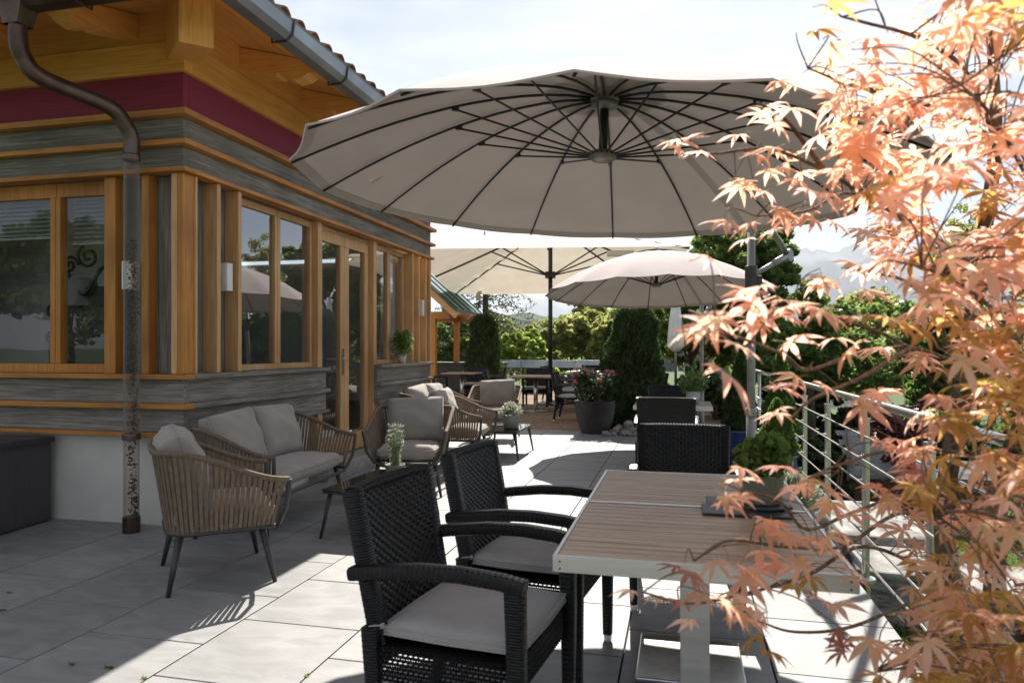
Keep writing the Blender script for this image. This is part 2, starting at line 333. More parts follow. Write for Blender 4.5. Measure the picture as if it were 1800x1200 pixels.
# ================================================================= GROUND
def gz(x, y):
    z = -.42
    if x > 1.0: z -= min((x-1.0)*.10, 1.4)
    if y > 21: z -= min((y-21)*.13, 9)
    if x > 14: z -= min((x-14)*.15, 7)
    if y < -1: z += 0
    return z
gz0 = gz
def gz(x, y):
    k = max(0, min(1, (x-1.0)/1.2)); return gz0(x, y)-k*min(max(0, y-5)*.105, 1.1)
def ground():
    xs = sorted(set([-3000, -1200, -500, -200, -80, -40, -20] + [i*.7 for i in range(-20, 40)] + [32, 40, 55, 80, 150, 400, 1000, 3000, 6000]))
    ys = sorted(set([-3000, -800, -200, -60, -20] + [i*.9 for i in range(-10, 50)] + [50, 60, 75, 95, 130, 200, 400, 1000, 2500, 6000]))
    v = [(x, y, gz(x, y) + (.06*math.sin(x*.9)*math.cos(y*.7) if x > 1.5 else 0)) for y in ys for x in xs]
    nx = len(xs); f = [(j*nx+i, j*nx+i+1, (j+1)*nx+i+1, (j+1)*nx+i) for j in range(len(ys)-1) for i in range(nx-1)]
    b = MB(); b.add(v, f); tag(b.build('ground', 'lawn', smooth=True), 'grassy garden ground sloping away below the terrace', kind='structure')
ground()
# ================================================================= TERRACE (slabs)
terr = bx('terrace', 'grout', None, (-7.6, .955, -2.2, 11.05, -1.60, -.012), bevel=0)
tag(terr, 'terrace paved with square grey stone slabs', kind='structure')
me_slab = {}
def slab(x0, x1, y0, y1):
    g = .0040; b = MB(); w_, d_ = x1-x0-2*g, y1-y0-2*g; key = (round(w_, 2), round(d_, 2))
    if key not in me_slab:
        b.box(-w_/2, w_/2, -d_/2, d_/2, -.03, 0); me = bpy.data.meshes.new('paving_slab'); me.from_pydata(b.v, [], b.f); me_slab[key] = me
    o = link('paving_slab', me_slab[key], 'slab', terr, bevel=.0018)
    o.location = ((x0+x1)/2, (y0+y1)/2, rnd.uniform(-.0007, .0007))
xl = [.968-.6035*k for k in range(13)]
for k in range(12):
    x1, x0 = xl[k], xl[k+1]; off = 2.72 if k % 2 == 1 else 3.02
    y = off-.6035*8
    while y < 11.05:
        y0, y1 = max(y, -2.0), min(y+.6035, 11.05)
        inside = x1 < -3.45 and y0 > 4.45
        if y1-y0 > .05 and not inside and (x1 > -6.3): slab(x0, x1, y0, y1)
        y += .6035
# brick pavers beyond
bt = bx('brick_terrace', 'grout', None, (-12, 1.5, 11.05, 21.5, -1.60, -.03), bevel=0)
tag(bt, 'brown clay paver terrace beyond the stone slabs', kind='structure')
def pavers():
    b = MB(); g = .004
    for j in range(0, 104):
        y = 11.16+j*.1
        for i in range(-1, 76):
            x = -12+i*.2+(.1 if j % 2 else 0)
            if x < -12 or x+.2 > 1.5: continue
            if y > 16 and (i % 1): continue
            z = rnd.uniform(-.004, .002); x0, x1, y0, y1 = x+g, x+.2-g, y+g, y+.1-g
            v = [(x0, y0, z-.02), (x1, y0, z-.02), (x1, y1, z-.02), (x0, y1, z-.02), (x0, y0, z), (x1, y0, z), (x1, y1, z), (x0, y1, z)]
            b.add(v, [(4, 5, 6, 7), (0, 1, 5, 4), (1, 2, 6, 5), (2, 3, 7, 6), (3, 0, 4, 7)])
    o = b.build('brick_paver_field', 'brick', bt); o['kind'] = 'stuff'
pavers()
for i in range(20):
    bx('kerb_stone', 'kerb', bt, (-9.6+i*.53+.003, -9.6+i*.53+.527, 11.055, 11.155, -.03, .004))
# ================================================================= RESTAURANT BUILDING
WX, WY = -3.5, 4.43          # board faces of the right and the left wall
EX = -9.0; EY = 9.63         # far ends
B = thing('restaurant_building', 'timber clad restaurant building with grey and orange boards, red band and tiled roof', 'building', (WX, WY, 0))
class Off:                    # parts are authored in world coordinates, then shifted to the building's base
    pass
def bb(name, m, *boxes, bevel=.003, parent=None):
    return bx(name, m, parent or B, *[(a-WX, b-WX, c-WY, d-WY, e, f) for (a, b, c, d, e, f) in boxes], bevel=bevel)
# lower walls
GX, GY = WX-.14, WY+.12       # glazing planes
bb('plinth', 'plaster', (EX, WX-.05, WY+.05, 6.30, -.3, .66), (EX, WX-.05, 8.04, EY-.05, -.3, .66), (EX, GX-.06, 6.302, 8.038, -.3, .147), bevel=.006)
def bands(zs, nm, m, out, split=None):
    """Bands round both faces, cut into boards; out = how far they stand proud."""
    z0, z1 = zs; mx_, my_ = m
    for x0, x1 in ((EX, -6.3), (-6.3, WX+out)):
        bb(nm, mx_, (x0+.002, x1-(.002 if x1 < -4 else 0), WY-out, WY+.06, z0, z1))
    segs = split or ((WY+.062, 7.1), (7.1, EY+out))
    for y0, y1 in segs: bb(nm, my_, (WX-.06, WX+out-.0015, y0+.0015, y1, z0, z1))
DL, DR = 6.55, 7.79           # door niche on the right wall
low = ((WY+.062, DL), (DR, EY))
bands((.662, .69), 'batten', ('orx', 'gry'), .045, low)
bands((.692, .862), 'wall_board', ('grx', 'gry'), 0, low)
bands((.864, .902), 'batten', ('orx', 'gry'), .05, low)
bands((.904, 1.078), 'wall_board', ('grx', 'gry'), 0, low)
bands((1.08, 1.115), 'sill', ('orx', 'gry'), .055, low)
# upper bands
bands((2.58, 2.612), 'batten', ('orx', 'ory'), .045)
bands((2.614, 2.768), 'wall_board', ('grx', 'gry'), .0)
bands((2.77, 2.808), 'batten', ('orx', 'ory'), .06)
bands((2.81, 2.975), 'wall_board', ('grx', 'gry'), .0)
bands((2.977, 3.022), 'batten', ('orx', 'ory'), .07)
bands((3.024, 3.30), 'red_band', ('rdx', 'rdy'), .0)
bands((3.302, 3.52), 'wall_plate', ('hox', 'hoy'), .035)
# inner shell behind the windows
GX, GY = WX-.14, WY+.12       # glazing planes
bb('inner_floor', 'indark', (EX+.1, GX-.1, GY+.1, EY-.1, .668, .68))
bb('ceiling', 'inwall', (EX+.1, GX-.1, GY+.1, EY-.1, 2.62, 2.66))
bb('inner_wall', 'inwall', (-7.4, -7.3, GY+.1, EY-.1, .682, 2.618), (-7.29, GX-.1, 7.9, 8.0, .682, 1.9))
bb('rear_wall', 'plaster', (EX, GX-.06, EY-.05, EY+.05, -.3, 2.575))
bb('inner_partition', 'inwall', (EX+.1, -4.3, 5.65, 5.72, .682, 2.618))
# backing boards between the fins
bb('wall_board', 'grz', (-3.96, -3.8, GY-.02, GY+.02, 1.117, 2.578))
bb('wall_board', 'grz', (-3.795, WX-.12, GY-.02, GY+.02, 1.117, 2.578))
bb('wall_board', 'grz', (GX-.04, GX+.02, GY+.022, 4.83, 1.117, 2.578))
bb('wall_board', 'grz', (GX-.04, GX+.02, 4.835, 5.22, 1.117, 2.578))
# fins on left wall
for x, wd, m in ((-4.19, .10, 'orz'), (-3.865, .065, 'orz')):
    bb('upright_fin', m, (x, x+wd-.003, WY+.008, GY-.022, 1.117, 2.577))
bb('corner_post', 'lwz', (WX-.105, WX-.055, WY+.002, GY+.0, 1.117, 2.577))
bb('corner_post', 'orz', (WX-.052, WX-.004, WY+.002, GY+.0, 1.117, 2.577))
# fins on right wall
for y, wd in ((4.552, .02), (4.80, .045), (5.07, .045), (8.90, .04), (9.13, .04), (9.40, .04), (9.575, .05)):
    bb('upright_fin', 'lwz', (GX+.022, WX+.01, y, y+wd, 1.117, 2.577))
bb('wall_board', 'lwz', (GX-.04, GX+.02, 8.88, EY-.01, 1.117, 2.577))
# left windows
def pane(m, v, parent):
    b = MB(); b.add([(x-WX, y-WY, z) for x, y, z in v], [(0, 1, 2, 3)]); return b.build('pane', m, parent)
def lw_window(x0, x1, blind):
    fr = bb('window', 'ory', (x0, x1, GY-.03, GY+.03, 2.47, 2.577), (x0, x1, GY-.05, GY+.03, 1.117, 1.185),
            (x0, x0+.045, GY-.04, GY+.03, 1.187, 2.468), (x1-.045, x1, GY-.04, GY+.03, 1.187, 2.468))
    fr.data.materials[0] = M['orz']
    pane('glass2', [(x0+.03, GY-.006, 1.16), (x1-.03, GY-.006, 1.16), (x1-.03, GY-.006, 2.49), (x0+.03, GY-.006, 2.49)], fr)
    s = MB(); k = 0
    z = 2.45
    while z > blind:
        s.obox(((x0+x1)/2-WX, GY+.07-WY, z), (x1-x0-.13, .045, .003), Euler((R(38), 0, 0)).to_matrix()); z -= .034
    s.box(x0+.065-WX, x1-.065-WX, GY+.05-WY, GY+.085-WY, blind-.03, blind-.012)
    s.build('blind', 'blind', fr)
lw_window(-5.75, -4.712, 2.2)
lw_window(-4.708, -4.195, 2.14)
bb('wall_board', 'grz', (EX, -5.755, GY-.02, GY+.03, 1.117, 2.577))
# right windows
def rw_window(y0, y1, z0=1.117, z1=2.575):
    fr = bb('window', 'lwz', (GX-.03, GX+.03, y0, y1, z1-.06, z1), (GX-.03, GX+.04, y0, y1, z0, z0+.05),
            (GX-.03, GX+.035, y0, y0+.045, z0+.052, z1-.062), (GX-.03, GX+.035, y1-.045, y1, z0+.052, z1-.062))
    pane('glass', [(GX+.006, y0+.03, z0+.03), (GX+.006, y1-.03, z0+.03), (GX+.006, y1-.03, z1-.04), (GX+.006, y0+.03, z1-.04)], fr)
    return fr
rw_window(5.23, 5.83); rw_window(5.835, 6.46)
bb('window_post', 'lwz', (GX-.05, WX-.045, 6.463, 6.55, .15, 2.577))
bb('window_post', 'lwz', (GX-.05, WX-.045, 7.79, 7.875, .15, 2.577))
rw_window(7.88, 8.38); rw_window(8.385, 8.88)
bb('roller_blind', 'inwall', (GX-.10, GX-.085, 8.40, 8.86, 1.2, 2.5))
# double door
def door(y0, y1, hside):
    d = bb('door', 'lwz', (GX-.03, GX+.035, y0, y1, 2.42, 2.53), (GX-.03, GX+.035, y0, y1, .16, .36),
           (GX-.03, GX+.035, y0, y0+.10, .362, 2.418), (GX-.03, GX+.035, y1-.10, y1, .362, 2.418))
    pane('glass', [(GX+.006, y0+.08, .34), (GX+.006, y1-.08, .34), (GX+.006, y1-.08, 2.44), (GX+.006, y0+.08, 2.44)], d)
    if hside:
        h = MB(); y = y1-.05-WY; x = GX+.035-WX
        h.box(x, x+.008, y-.02, y+.02, 1.02, 1.30); h.tube([(x, y, 1.19), (x+.055, y, 1.19), (x+.06, y-.12, 1.19)], .009)
        h.build('handle', 'steel', d, smooth=False)
bb('door_frame', 'lwy', (GX-.04, GX+.02, 6.553, 7.787, 2.535, 2.577))
door(6.565, 7.165, True); door(7.17, 7.775, False)
bb('niche_cheek', 'orz', (GX+.036, WX-.062, DL-.04, DL-.002, .15, 1.078), (GX+.036, WX-.062, DR+.002, DR+.04, .15, 1.078))
bb('door_step', 'kerb', (GX-.05, WX+.16, DL-.25, DR+.1, -.01, .148), bevel=.006)
# wall lamps
for y in (4.955, 9.30):
    bb('wall_lamp', 'white', (WX-.07, WX+.015, y-.035, y+.035, 1.76, 1.98), bevel=.004)
bb('wall_lamp', 'white', (-4.03, -3.945, WY+.0, WY+.10, 1.74, 1.95), bevel=.004)
# soffit and roof (hip corner at the outer corner)
OV = .74; EZ = 3.56; SL = math.tan(R(15))
cx_, cy_ = WX+OV, WY-OV
def rz_(dist): return EZ+dist*SL
def sofboard(a0, a1, k, nm, m, side):
    """k-th soffit board counted from the eave; follows the roof slope and is mitred at the hip."""
    d0, d1 = k*.145, k*.145+.141; b = MB()
    if side == 'r':
        v = [(cx_-d0, cy_+d0, rz_(d0)), (cx_-d0, a1, rz_(d0)), (cx_-d1, a1, rz_(d1)), (cx_-d1, cy_+d1, rz_(d1))]
    else:
        v = [(cx_-d0, cy_+d0, rz_(d0)), (a0, cy_+d0, rz_(d0)), (a0, cy_+d1, rz_(d1)), (cx_-d1, cy_+d1, rz_(d1))]
    v = [(x-WX, y-WY, z) for x, y, z in v]; v += [(x, y, z+.022) for x, y, z in v]
    b.add(v, [(0, 1, 2, 3), (7, 6, 5, 4), (0, 4, 5, 1), (1, 5, 6, 2), (2, 6, 7, 3), (3, 7, 4, 0)])
    b.build(nm, m, B)
for k in range(6):
    sofboard(0, EY+.5, k, 'soffit_board', 'hoy', 'r'); sofboard(EX-.5, 0, k, 'soffit_board', 'hox', 'l')
# eave fascia battens
bb('fascia', 'ory', (cx_-.03, cx_, cy_, EY+.5, EZ-.045, EZ-.003)); bb('fascia', 'orx', (EX-.5, cx_-.031, cy_, cy_+.03, EZ-.045, EZ-.003))
def rafter(side, t, L_=.70, wd=.15, m='ho'):
    """Tail from the wall out to the eave with a carved end."""
    prof = [(0, 0), (L_*.48, 0), (L_*.52, .03), (L_*.58, .0), (L_*.70, -.005), (L_*.82, .03), (L_*.9, .075), (L_, .085), (L_, .17), (0, .17)]
    b = MB(); v = []
    for s_ in (-wd/2, wd/2):
        for d, z in prof:
            dd = OV-d                                   # distance from eave
            zz = rz_(dd)-.178+z
            v.append((WX+d-WX, t+s_-WY, zz) if side == 'r' else (t+s_-WX, WY-d-WY, zz))
    n = len(prof); f = [tuple(range(n)), tuple(range(2*n-1, n-1, -1))]+[(i, n+i, n+(i+1) % n, (i+1) % n) for i in range(n)]
    b.add(v, f); b.build('rafter', m+('x' if side == 'r' else 'y'), B)
for y in (5.16, 6.10, 7.04, 7.98, 8.92): rafter('r', y)
for x in (-3.95, -4.95, -5.95, -6.95): rafter('l', x)
def hipbeam():
    b = MB(); d = Vector((1, -1, 0)).normalized(); sd = Vector((1, 1, 0)).normalized()
    v = []
    for s_ in (-.105, .105):
        for t, zb in ((-.15, 0), (.66, 0), (.66, 1), (-.15, 1)):
            p = d*t+sd*s_; dist = OV-t/math.sqrt(2); zt = rz_(dist)-.01
            v.append((p.x, p.y, zt if zb else zt-.37))
    b.add(v, [(0, 1, 2, 3), (7, 6, 5, 4), (0, 4, 5, 1), (1, 5, 6, 2), (2, 6, 7, 3), (3, 7, 4, 0)])
    b.build('hip_beam', 'hoz', B, bevel=.006)
hipbeam()
bb('infill_board', 'hox', (EX, WX+.01, WY-.01, WY+.02, 3.522, 3.80))
bb('infill_board', 'hoy', (WX-.02, WX+.01, WY+.021, EY, 3.522, 3.80))
# roof deck, tiles
def roofdeck():
    b = MB(); d1 = 3.0
    for side in 'rl':
        if side == 'r': v = [(cx_+.04, cy_-.04, rz_(-.04)), (cx_+.04, EY+.55, rz_(-.04)), (cx_-d1, EY+.55, rz_(d1)), (cx_-d1, cy_+d1, rz_(d1))]
        else: v = [(cx_+.04, cy_-.04, rz_(-.04)), (EX-.5, cy_-.04, rz_(-.04)), (EX-.5, cy_+d1, rz_(d1)), (cx_-d1, cy_+d1, rz_(d1))]
        v = [(x-WX, y-WY, z+.03) for x, y, z in v]; v += [(x, y, z+.03) for x, y, z in v]
        b.add(v, [(0, 1, 2, 3), (7, 6, 5, 4), (0, 4, 5, 1), (1, 5, 6, 2), (2, 6, 7, 3), (3, 7, 4, 0)])
    b.build('roof_deck', 'zinc', B)
    bb('apron_flashing', 'zinc', (cx_+.02, cx_+.035, cy_, EY+.5, EZ-.03, EZ+.12), (EX-.5, cx_+.018, cy_-.035, cy_-.02, EZ-.03, EZ+.12))
roofdeck()
def tile_mesh():
    b = MB(); n = 14; v = []; f = []; Wd, Ln = .235, .38
    for k, (yy, lift) in enumerate(((0, 0), (Ln, 0))):
        for j in range(n+1):
            u = j/n; x = u*Wd; z = .034*math.sin(u*math.pi/.62) if u < .62 else -.018*math.sin((u-.62)/.38*math.pi)
            v.append((yy, x, z)); v.append((yy, x, z-.014))
    for j in range(n):
        a, c = 2*j, 2*(n+1)+2*j
        f += [(a, a+2, c+2, c), (a+1, c+1, c+3, a+3), (a, a+1, a+3, a+2)]
    b.add(v, f); me = bpy.data.meshes.new('roof_tile'); me.from_pydata(b.v, [], b.f); me.polygons.foreach_set('use_smooth', [True]*len(f)); return me
tm = tile_mesh()
for row in range(4):
    for i in range(32):
        y = cy_-.02+row*.32+i*.207
        if y > EY+.5 or y < cy_+row*.30-.1: continue
        o = link('roof_tile', tm, 'clay', B); d = row*.30-.07
        o.location = (cx_-d-WX, y-WY, rz_(d)+.115+row*.004+rnd.uniform(-.004, .004))
        o.rotation_euler = Euler((0, R(3), R(rnd.uniform(-1.5, 1.5)))); o.rotation_euler = (Matrix.Rotation(R(18+rnd.uniform(-1, 1)), 3, 'Y') @ Matrix.Rotation(math.pi, 3, 'Z')).to_euler()
        o.location.y += .235
for i in range(24):
    x = cx_-.02-i*.207
    o = link('roof_tile', tm, 'clay', B); o.location = (x-WX, cy_-.07-WY, rz_(-.07)+.115)
    o.rotation_euler = (Matrix.Rotation(math.pi/2, 3, 'Z') @ Matrix.Rotation(-R(18), 3, 'Y')).to_euler()
# gutters: square-bottomed channel
def gutter(side, m):
    pr = [(0, .115), (0, .02), (.02, 0), (.10, 0), (.135, .03), (.145, .115), (.155, .128), (.165, .12), (.155, .108), (.142, .03), (.105, -.008), (.016, -.008), (-.006, .016), (-.006, .115)]
    b = MB(); n = len(pr); v = []
    for e in (0, 1):
        for o_, z in pr:
            zz = EZ-.145+z
            if side == 'r': v.append((cx_+.038+o_-WX, ((cy_-.2 if not e else EY+.55))-WY, zz))
            else: v.append((((cx_+.04) if not e else EX-.5)-WX, cy_-.038-o_-WY, zz))
    f = [(i, (i+1) % n, n+(i+1) % n, n+i) for i in range(n)]
    if side == 'r': f.append(tuple(range(n)))
    b.add(v, f); g = b.build('gutter', m, B)
    mk_ = 'copper' if side == 'l' else 'charm'
    if side == 'r':
        for y in (4.35, 5.15, 5.95, 6.75, 7.55, 8.35, 9.15):
            MB().tube([(cx_+.02-WX, y-WY, EZ-.03), (cx_+.028-WX, y-WY, EZ-.16), (cx_+.14-WX, y-WY, EZ-.16), (cx_+.185-WX, y-WY, EZ-.12), (cx_+.198-WX, y-WY, EZ-.02)], .009, 6).build('gutter_bracket', mk_, g)
    else:
        for x in (-3.55, -4.3, -5.05, -5.8):
            MB().tube([(x-WX, cy_-.02-WY, EZ-.03), (x-WX, cy_-.028-WY, EZ-.16), (x-WX, cy_-.14-WY, EZ-.16), (x-WX, cy_-.185-WY, EZ-.12), (x-WX, cy_-.198-WY, EZ-.02)], .009, 6).build('gutter_bracket', mk_, g)
gutter('r', 'zinc'); gutter('l', 'copper')
# downpipe: copper swan neck and clear lower pipe
def downpipe():
    px0, py0 = -3.80, 4.27; d = B; gx = -4.02; gy = cy_-.11
    def arc(pts, n=7):            # Catmull-Rom through points
        P = [Vector(p) for p in pts]; P = [P[0]*2-P[1]]+P+[P[-1]*2-P[-2]]; o = []
        for i in range(1, len(P)-2):
            for k in range(n):
                t = k/n; a, b_, c, e = P[i-1:i+3]
                o.append(.5*((2*b_)+(-a+c)*t+(2*a-5*b_+4*c-e)*t*t+(-a+3*b_-3*c+e)*t**3))
        return o+[P[-2]]
    off = Vector((-WX, -WY, 0))
    pts = [(gx, gy, EZ-.22), (gx, gy, EZ-.34), (gx+.005, gy+.03, EZ-.43), (gx+.05, gy+.12, EZ-.53), (px0-.06, py0-.15, 2.98), (px0-.01, py0-.04, 2.87), (px0, py0, 2.78), (px0, py0, 2.66)]
    b = MB(); b.tube([p+off for p in arc(pts)], .053, 20); dp = b.build('downpipe', 'copper', B, smooth=True)
    c = MB(); c.lathe([(.056, 2.63), (.060, 2.64), (.060, 2.67), (.056, 2.68)], 20, (px0-WX, py0-WY, 0)); c.build('pipe_collar', 'copper', dp); c = MB(); c.lathe([(.056, .655), (.062, .66), (.062, .69), (.056, .70)], 20, (px0-WX, py0-WY, 0)); c.build('pipe_collar', 'copper', dp); c = MB()
    c.lathe([(.0, -.01), (.058, -.01), (.058, .11), (.0, .115)], 20, (px0-WX, py0-WY, 0), cap=False); c.build('pipe_shoe', 'copper', dp, smooth=False)
    c = MB(); c.lathe([(.052, .11), (.052, 2.64)], 24, (px0-WX, py0-WY, 0), cap=False); c.build('clear_pipe', 'perspex', dp, smooth=True)
    q = []
    for i in range(900):                       # dead leaves and silt clinging to one side inside the clear pipe
        z = .12+1.95*rnd.random()**1.1; an = rnd.gauss(-.5, .45)+.25*math.sin(z*9); rr = .047-abs(rnd.gauss(0, .006))
        q.append((px0+rr*math.cos(an)-WX, py0+rr*math.sin(an)-WY, z))
    sl_ = leafcards('silt', q, .019, 'bark', dp, aspect=1.3); sl_['kind'] = 'stuff'
    h = MB(); h.add([(gx-.1-WX, gy-.07-WY, EZ-.1), (gx+.1-WX, gy-.07-WY, EZ-.1), (gx+.1-WX, gy+.07-WY, EZ-.1), (gx-.1-WX, gy+.07-WY, EZ-.1),
                     (gx-.055-WX, gy-.055-WY, EZ-.25), (gx+.055-WX, gy-.055-WY, EZ-.25), (gx+.055-WX, gy+.055-WY, EZ-.25), (gx-.055-WX, gy+.055-WY, EZ-.25)],
                    [(0, 1, 5, 4), (1, 2, 6, 5), (2, 3, 7, 6), (3, 0, 4, 7)]); h.build('gutter_outlet', 'copper', dp)
downpipe()
# things inside the left windows
lt = thing('table_lamp', 'dim cloth shaded table lamp seen inside the left window', 'lamp', (-4.95, 5.0, .68))
MB().lathe([(.16, .98), (.11, 1.22)], 24, cap=False).build('lamp_shade', 'lampsh', lt, smooth=True)
MB().lathe([(.08, 0.5), (.09, .52), (.02, .55), (.015, .95), (.01, 1.0)], 16).build('lamp_base', 'iron', lt, smooth=True)
MB().box(-.25, .25, -.2, .2, 0, .5).build('lamp_stand', 'indark', lt)
ir = thing('wrought_iron_rack', 'black curled wrought iron rack standing inside the left windows', 'iron rack', (-4.72, 4.9, .72)); ir.scale = (1.25, 1, 1.12)
def spiral(b, c, r0, turns, a0, r=.011, sgn=1):
    b.tube([(c[0]+r0*(1-t/40*.85)*math.cos(a0+sgn*turns*2*math.pi*t/40), 0, c[1]+r0*(1-t/40*.85)*math.sin(a0+sgn*turns*2*math.pi*t/40)) for t in range(41)], r, 5)
b = MB()
b.tube([(-.35+t*.03, 0, 1.02+.10*math.sin(t*.55)) for t in range(24)], .015, 6); b.tube([(-.34, 0, 0), (-.36, 0, .5), (-.30, 0, 1.05)], .01, 6)
b.tube([(.34+.05*math.sin(t*.8), 0, t*.05) for t in range(21)], .015, 6); b.tube([(.42-.05*math.sin(t*.8), 0, t*.05) for t in range(20)], .013, 6)
for c, r_, a in (((-.2, 1.14), .07, 0), ((-.05, 1.2), .09, 2), ((.16, 1.12), .07, 1), ((.36, .95), .08, 3), ((.4, .62), .06, 0), ((.38, .4), .05, 2), ((.33, .62), .05, 1),
                 ((.36, .8), .05, 2.5), ((-.33, .8), .06, 1), ((-.35, .6), .05, 0), ((.42, .52), .1, 1.4), ((-.26, 1.02), .08, 2.2)): spiral(b, c, r_, 1.6, a)
b.build('curled_bars', 'iron', ir, smooth=True); MB().box(-.30, .12, .03, .3, 0, .98).build('cabinet_body', 'iron', ir)
# ================================================================= FURNITURE
def sgn(x): return -1 if x < 0 else 1
def cushion(wd, dp, th, n=14, puff=.55, crumple=.012, seed=0, pinch=0):
    """Soft box: rounded edges, bulging faces. Local: x width, y thickness, z height if upright (caller rotates)."""
    r_ = random.Random(seed); ph = [r_.uniform(0, 6.28) for _ in range(6)]
    V = {}; b = MB(); f = []
    def P(i, j, s):
        u, v = -1+2*i/n, -1+2*j/n
        e = (1-abs(u)**6)*(1-abs(v)**6); ec = max(e, 0)**.35
        k = 1-(pinch*(1-abs(v)**2)*.5+pinch*(1-abs(u)**2)*.0) if 0 else 1
        x = wd/2*u*(1-.5*pinch*(1-v*v)); y = dp/2*v*(1-.5*pinch*(1-u*u))
        cr_ = math.sqrt(max(u*u*v*v, 0)); x *= 1-.03*cr_; y *= 1-.03*cr_
        h = th/2*(.62*ec+.38*(1-u*u)*(1-v*v)*puff/.55*1.0)
        h += crumple*(math.sin(3*u+ph[0]+2*v)*math.cos(4*v+ph[1])+.5*math.sin(9*u+ph[2])*math.cos(8*v+ph[3]))*ec*.5
        return (x, y, s*h)
    nn = n+1; v1 = [P(i, j, 1) for j in range(nn) for i in range(nn)]; v2 = [P(i, j, -1) for j in range(nn) for i in range(nn)]
    side = .18*th
    v1 = [(x, y, z+side) for x, y, z in v1]; v2 = [(x, y, z-side) for x, y, z in v2]
    f = [(j*nn+i, j*nn+i+1, (j+1)*nn+i+1, (j+1)*nn+i) for j in range(n) for i in range(n)]
    f2 = [tuple(nn*nn+q for q in reversed(t)) for t in f]
    bd = [i for i in range(nn)]+[j*nn+n for j in range(1, nn)]+[n*nn+i for i in range(n-1, -1, -1)]+[j*nn for j in range(n-1, 0, -1)]
    f3 = [(bd[k], nn*nn+bd[k], nn*nn+bd[(k+1) % len(bd)], bd[(k+1) % len(bd)]) for k in range(len(bd))]
    b.add(v1+v2, f+f2+f3); b.bd = [v1[k] for k in bd]; b.bd2 = [v2[k] for k in bd]; return b
def xf(b, mtx):
    b.v = [tuple(mtx @ Vector(p)) for p in b.v]; return b
def lounge(name, label, cat, W=.72, ncush=1, group=None):
    """Rope lounge seat facing local -Y... front at -y, back at +y."""
    t = thing(name, label, cat, group=group); D = .70; bw, bd_ = W-.16, .56
    # plan outline (U): from front-left tip round the back to front-right tip
    def outline(w_, y0, y1, rc, n=9):
        p = [(-w_/2, y0)]; m_ = 10
        for i in range(1, m_): p.append((-w_/2, y0+(y1-rc-y0)*i/m_))
        for i in range(n+1): a = math.pi-i/n*math.pi/2; p.append((-w_/2+rc+rc*math.cos(a), y1-rc+rc*math.sin(a)))
        m2 = max(4, int((w_-2*rc)/.07))
        for i in range(1, m2): p.append((-w_/2+rc+(w_-2*rc)*i/m2, y1))
        q = [(-x, y) for x, y in reversed(p[:m_+n+1])]
        return p+q if m2 > 1 else p+q
    top = outline(W, -.34, .34, .20); bot = outline(bw, -.28, .27, .15)
    def zt(y): s_ = min(1, max(0, (y+.34)/.60)); return .575+.175*s_*s_*(3-2*s_)
    topp = [Vector((x, y, zt(y))) for x, y in top]; botp = [Vector((x, y, .305)) for x, y in bot]
    b = MB(); b.tube(topp, .016, 8); rim = b.build('top_rim', 'rope', t, smooth=True)
    b = MB(); b.tube(botp, .013, 8)
    # front loop
    lp = [topp[0], Vector((-W/2+.012, -.335, .50)), Vector((-W/2+.03, -.325, .40)), Vector((-bw/2+.0, -.30, .32)), Vector((-bw/2+.05, -.29, .285)), Vector((bw/2-.05, -.29, .285)), Vector((bw/2, -.30, .32)), Vector((W/2-.03, -.325, .40)), Vector((W/2-.012, -.335, .50)), topp[-1]]
    b.tube(lp, .0135, 8)
    for y in (-.15, .0, .15): b.tube([(-bw/2, y, .30), (bw/2, y, .30)], .010, 6)
    b.build('frame', 'charm', t, smooth=True)
    # ropes: equal steps along the outline
    def resample(P, n):
        ln = [0]
        for i in range(1, len(P)): ln.append(ln[-1]+(P[i]-P[i-1]).length)
        o = []
        for k in range(n):
            s_ = ln[-1]*k/(n-1); i = 1
            while i < len(P)-1 and ln[i] < s_: i += 1
            u = (s_-ln[i-1])/max(1e-6, ln[i]-ln[i-1]); o.append(P[i-1].lerp(P[i], u))
        return o
    tot = sum((topp[i]-topp[i-1]).length for i in range(1, len(topp))); n = int(tot/.031)
    A = resample(topp, n+2)[1:-1]; Bp = resample(botp, n+2)[1:-1]
    for k in range(len(A)):
        p, q = A[k], Bp[k]; q = q+Vector((0, 0, -.008)); al = (A[min(k+1, len(A)-1)]-A[max(k-1, 0)]).normalized()
        ax = (q-p).normalized(); nr = ax.cross(al).normalized(); al = nr.cross(ax)
        wv = al*.0095; tv = nr*.0035; s = MB(); v = []
        for c in (p, p.lerp(q, .5)+nr*.002, q):
            v += [c-wv-tv, c+wv-tv, c+wv+tv, c-wv+tv]
        f = [(0, 1, 5, 4), (1, 2, 6, 5), (2, 3, 7, 6), (3, 0, 4, 7), (4, 5, 9, 8), (5, 6, 10, 9), (6, 7, 11, 10), (7, 4, 8, 11)]
        s.add(v, f); s.build('rope', 'rope', t)
    # legs
    for sx in (-1, 1):
        for sy in (-1, 1):
            s = MB(); s.tube([(sx*(bw/2-.03), sy*.21, .30), (sx*(bw/2+.035), sy*.27+(-.0), 0)], .021, 10, r2=.0115)
            s.build('leg', 'charm', t, smooth=True)
    # cushions
    cw = bw-.035; s = cushion(cw, .53, .125, n=18, puff=.35, seed=3); s = xf(s, Matrix.Translation((0, -.02, .385))); c = s.build('seat_cushion', 'cush', t, smooth=True)
    k = MB(); k.tube([Matrix.Translation((0, -.02, .385)) @ Vector(p) for p in s.bd], .004, 5, closed=True); k.build('piping', 'cush', c)
    wc = (cw+.02)/ncush
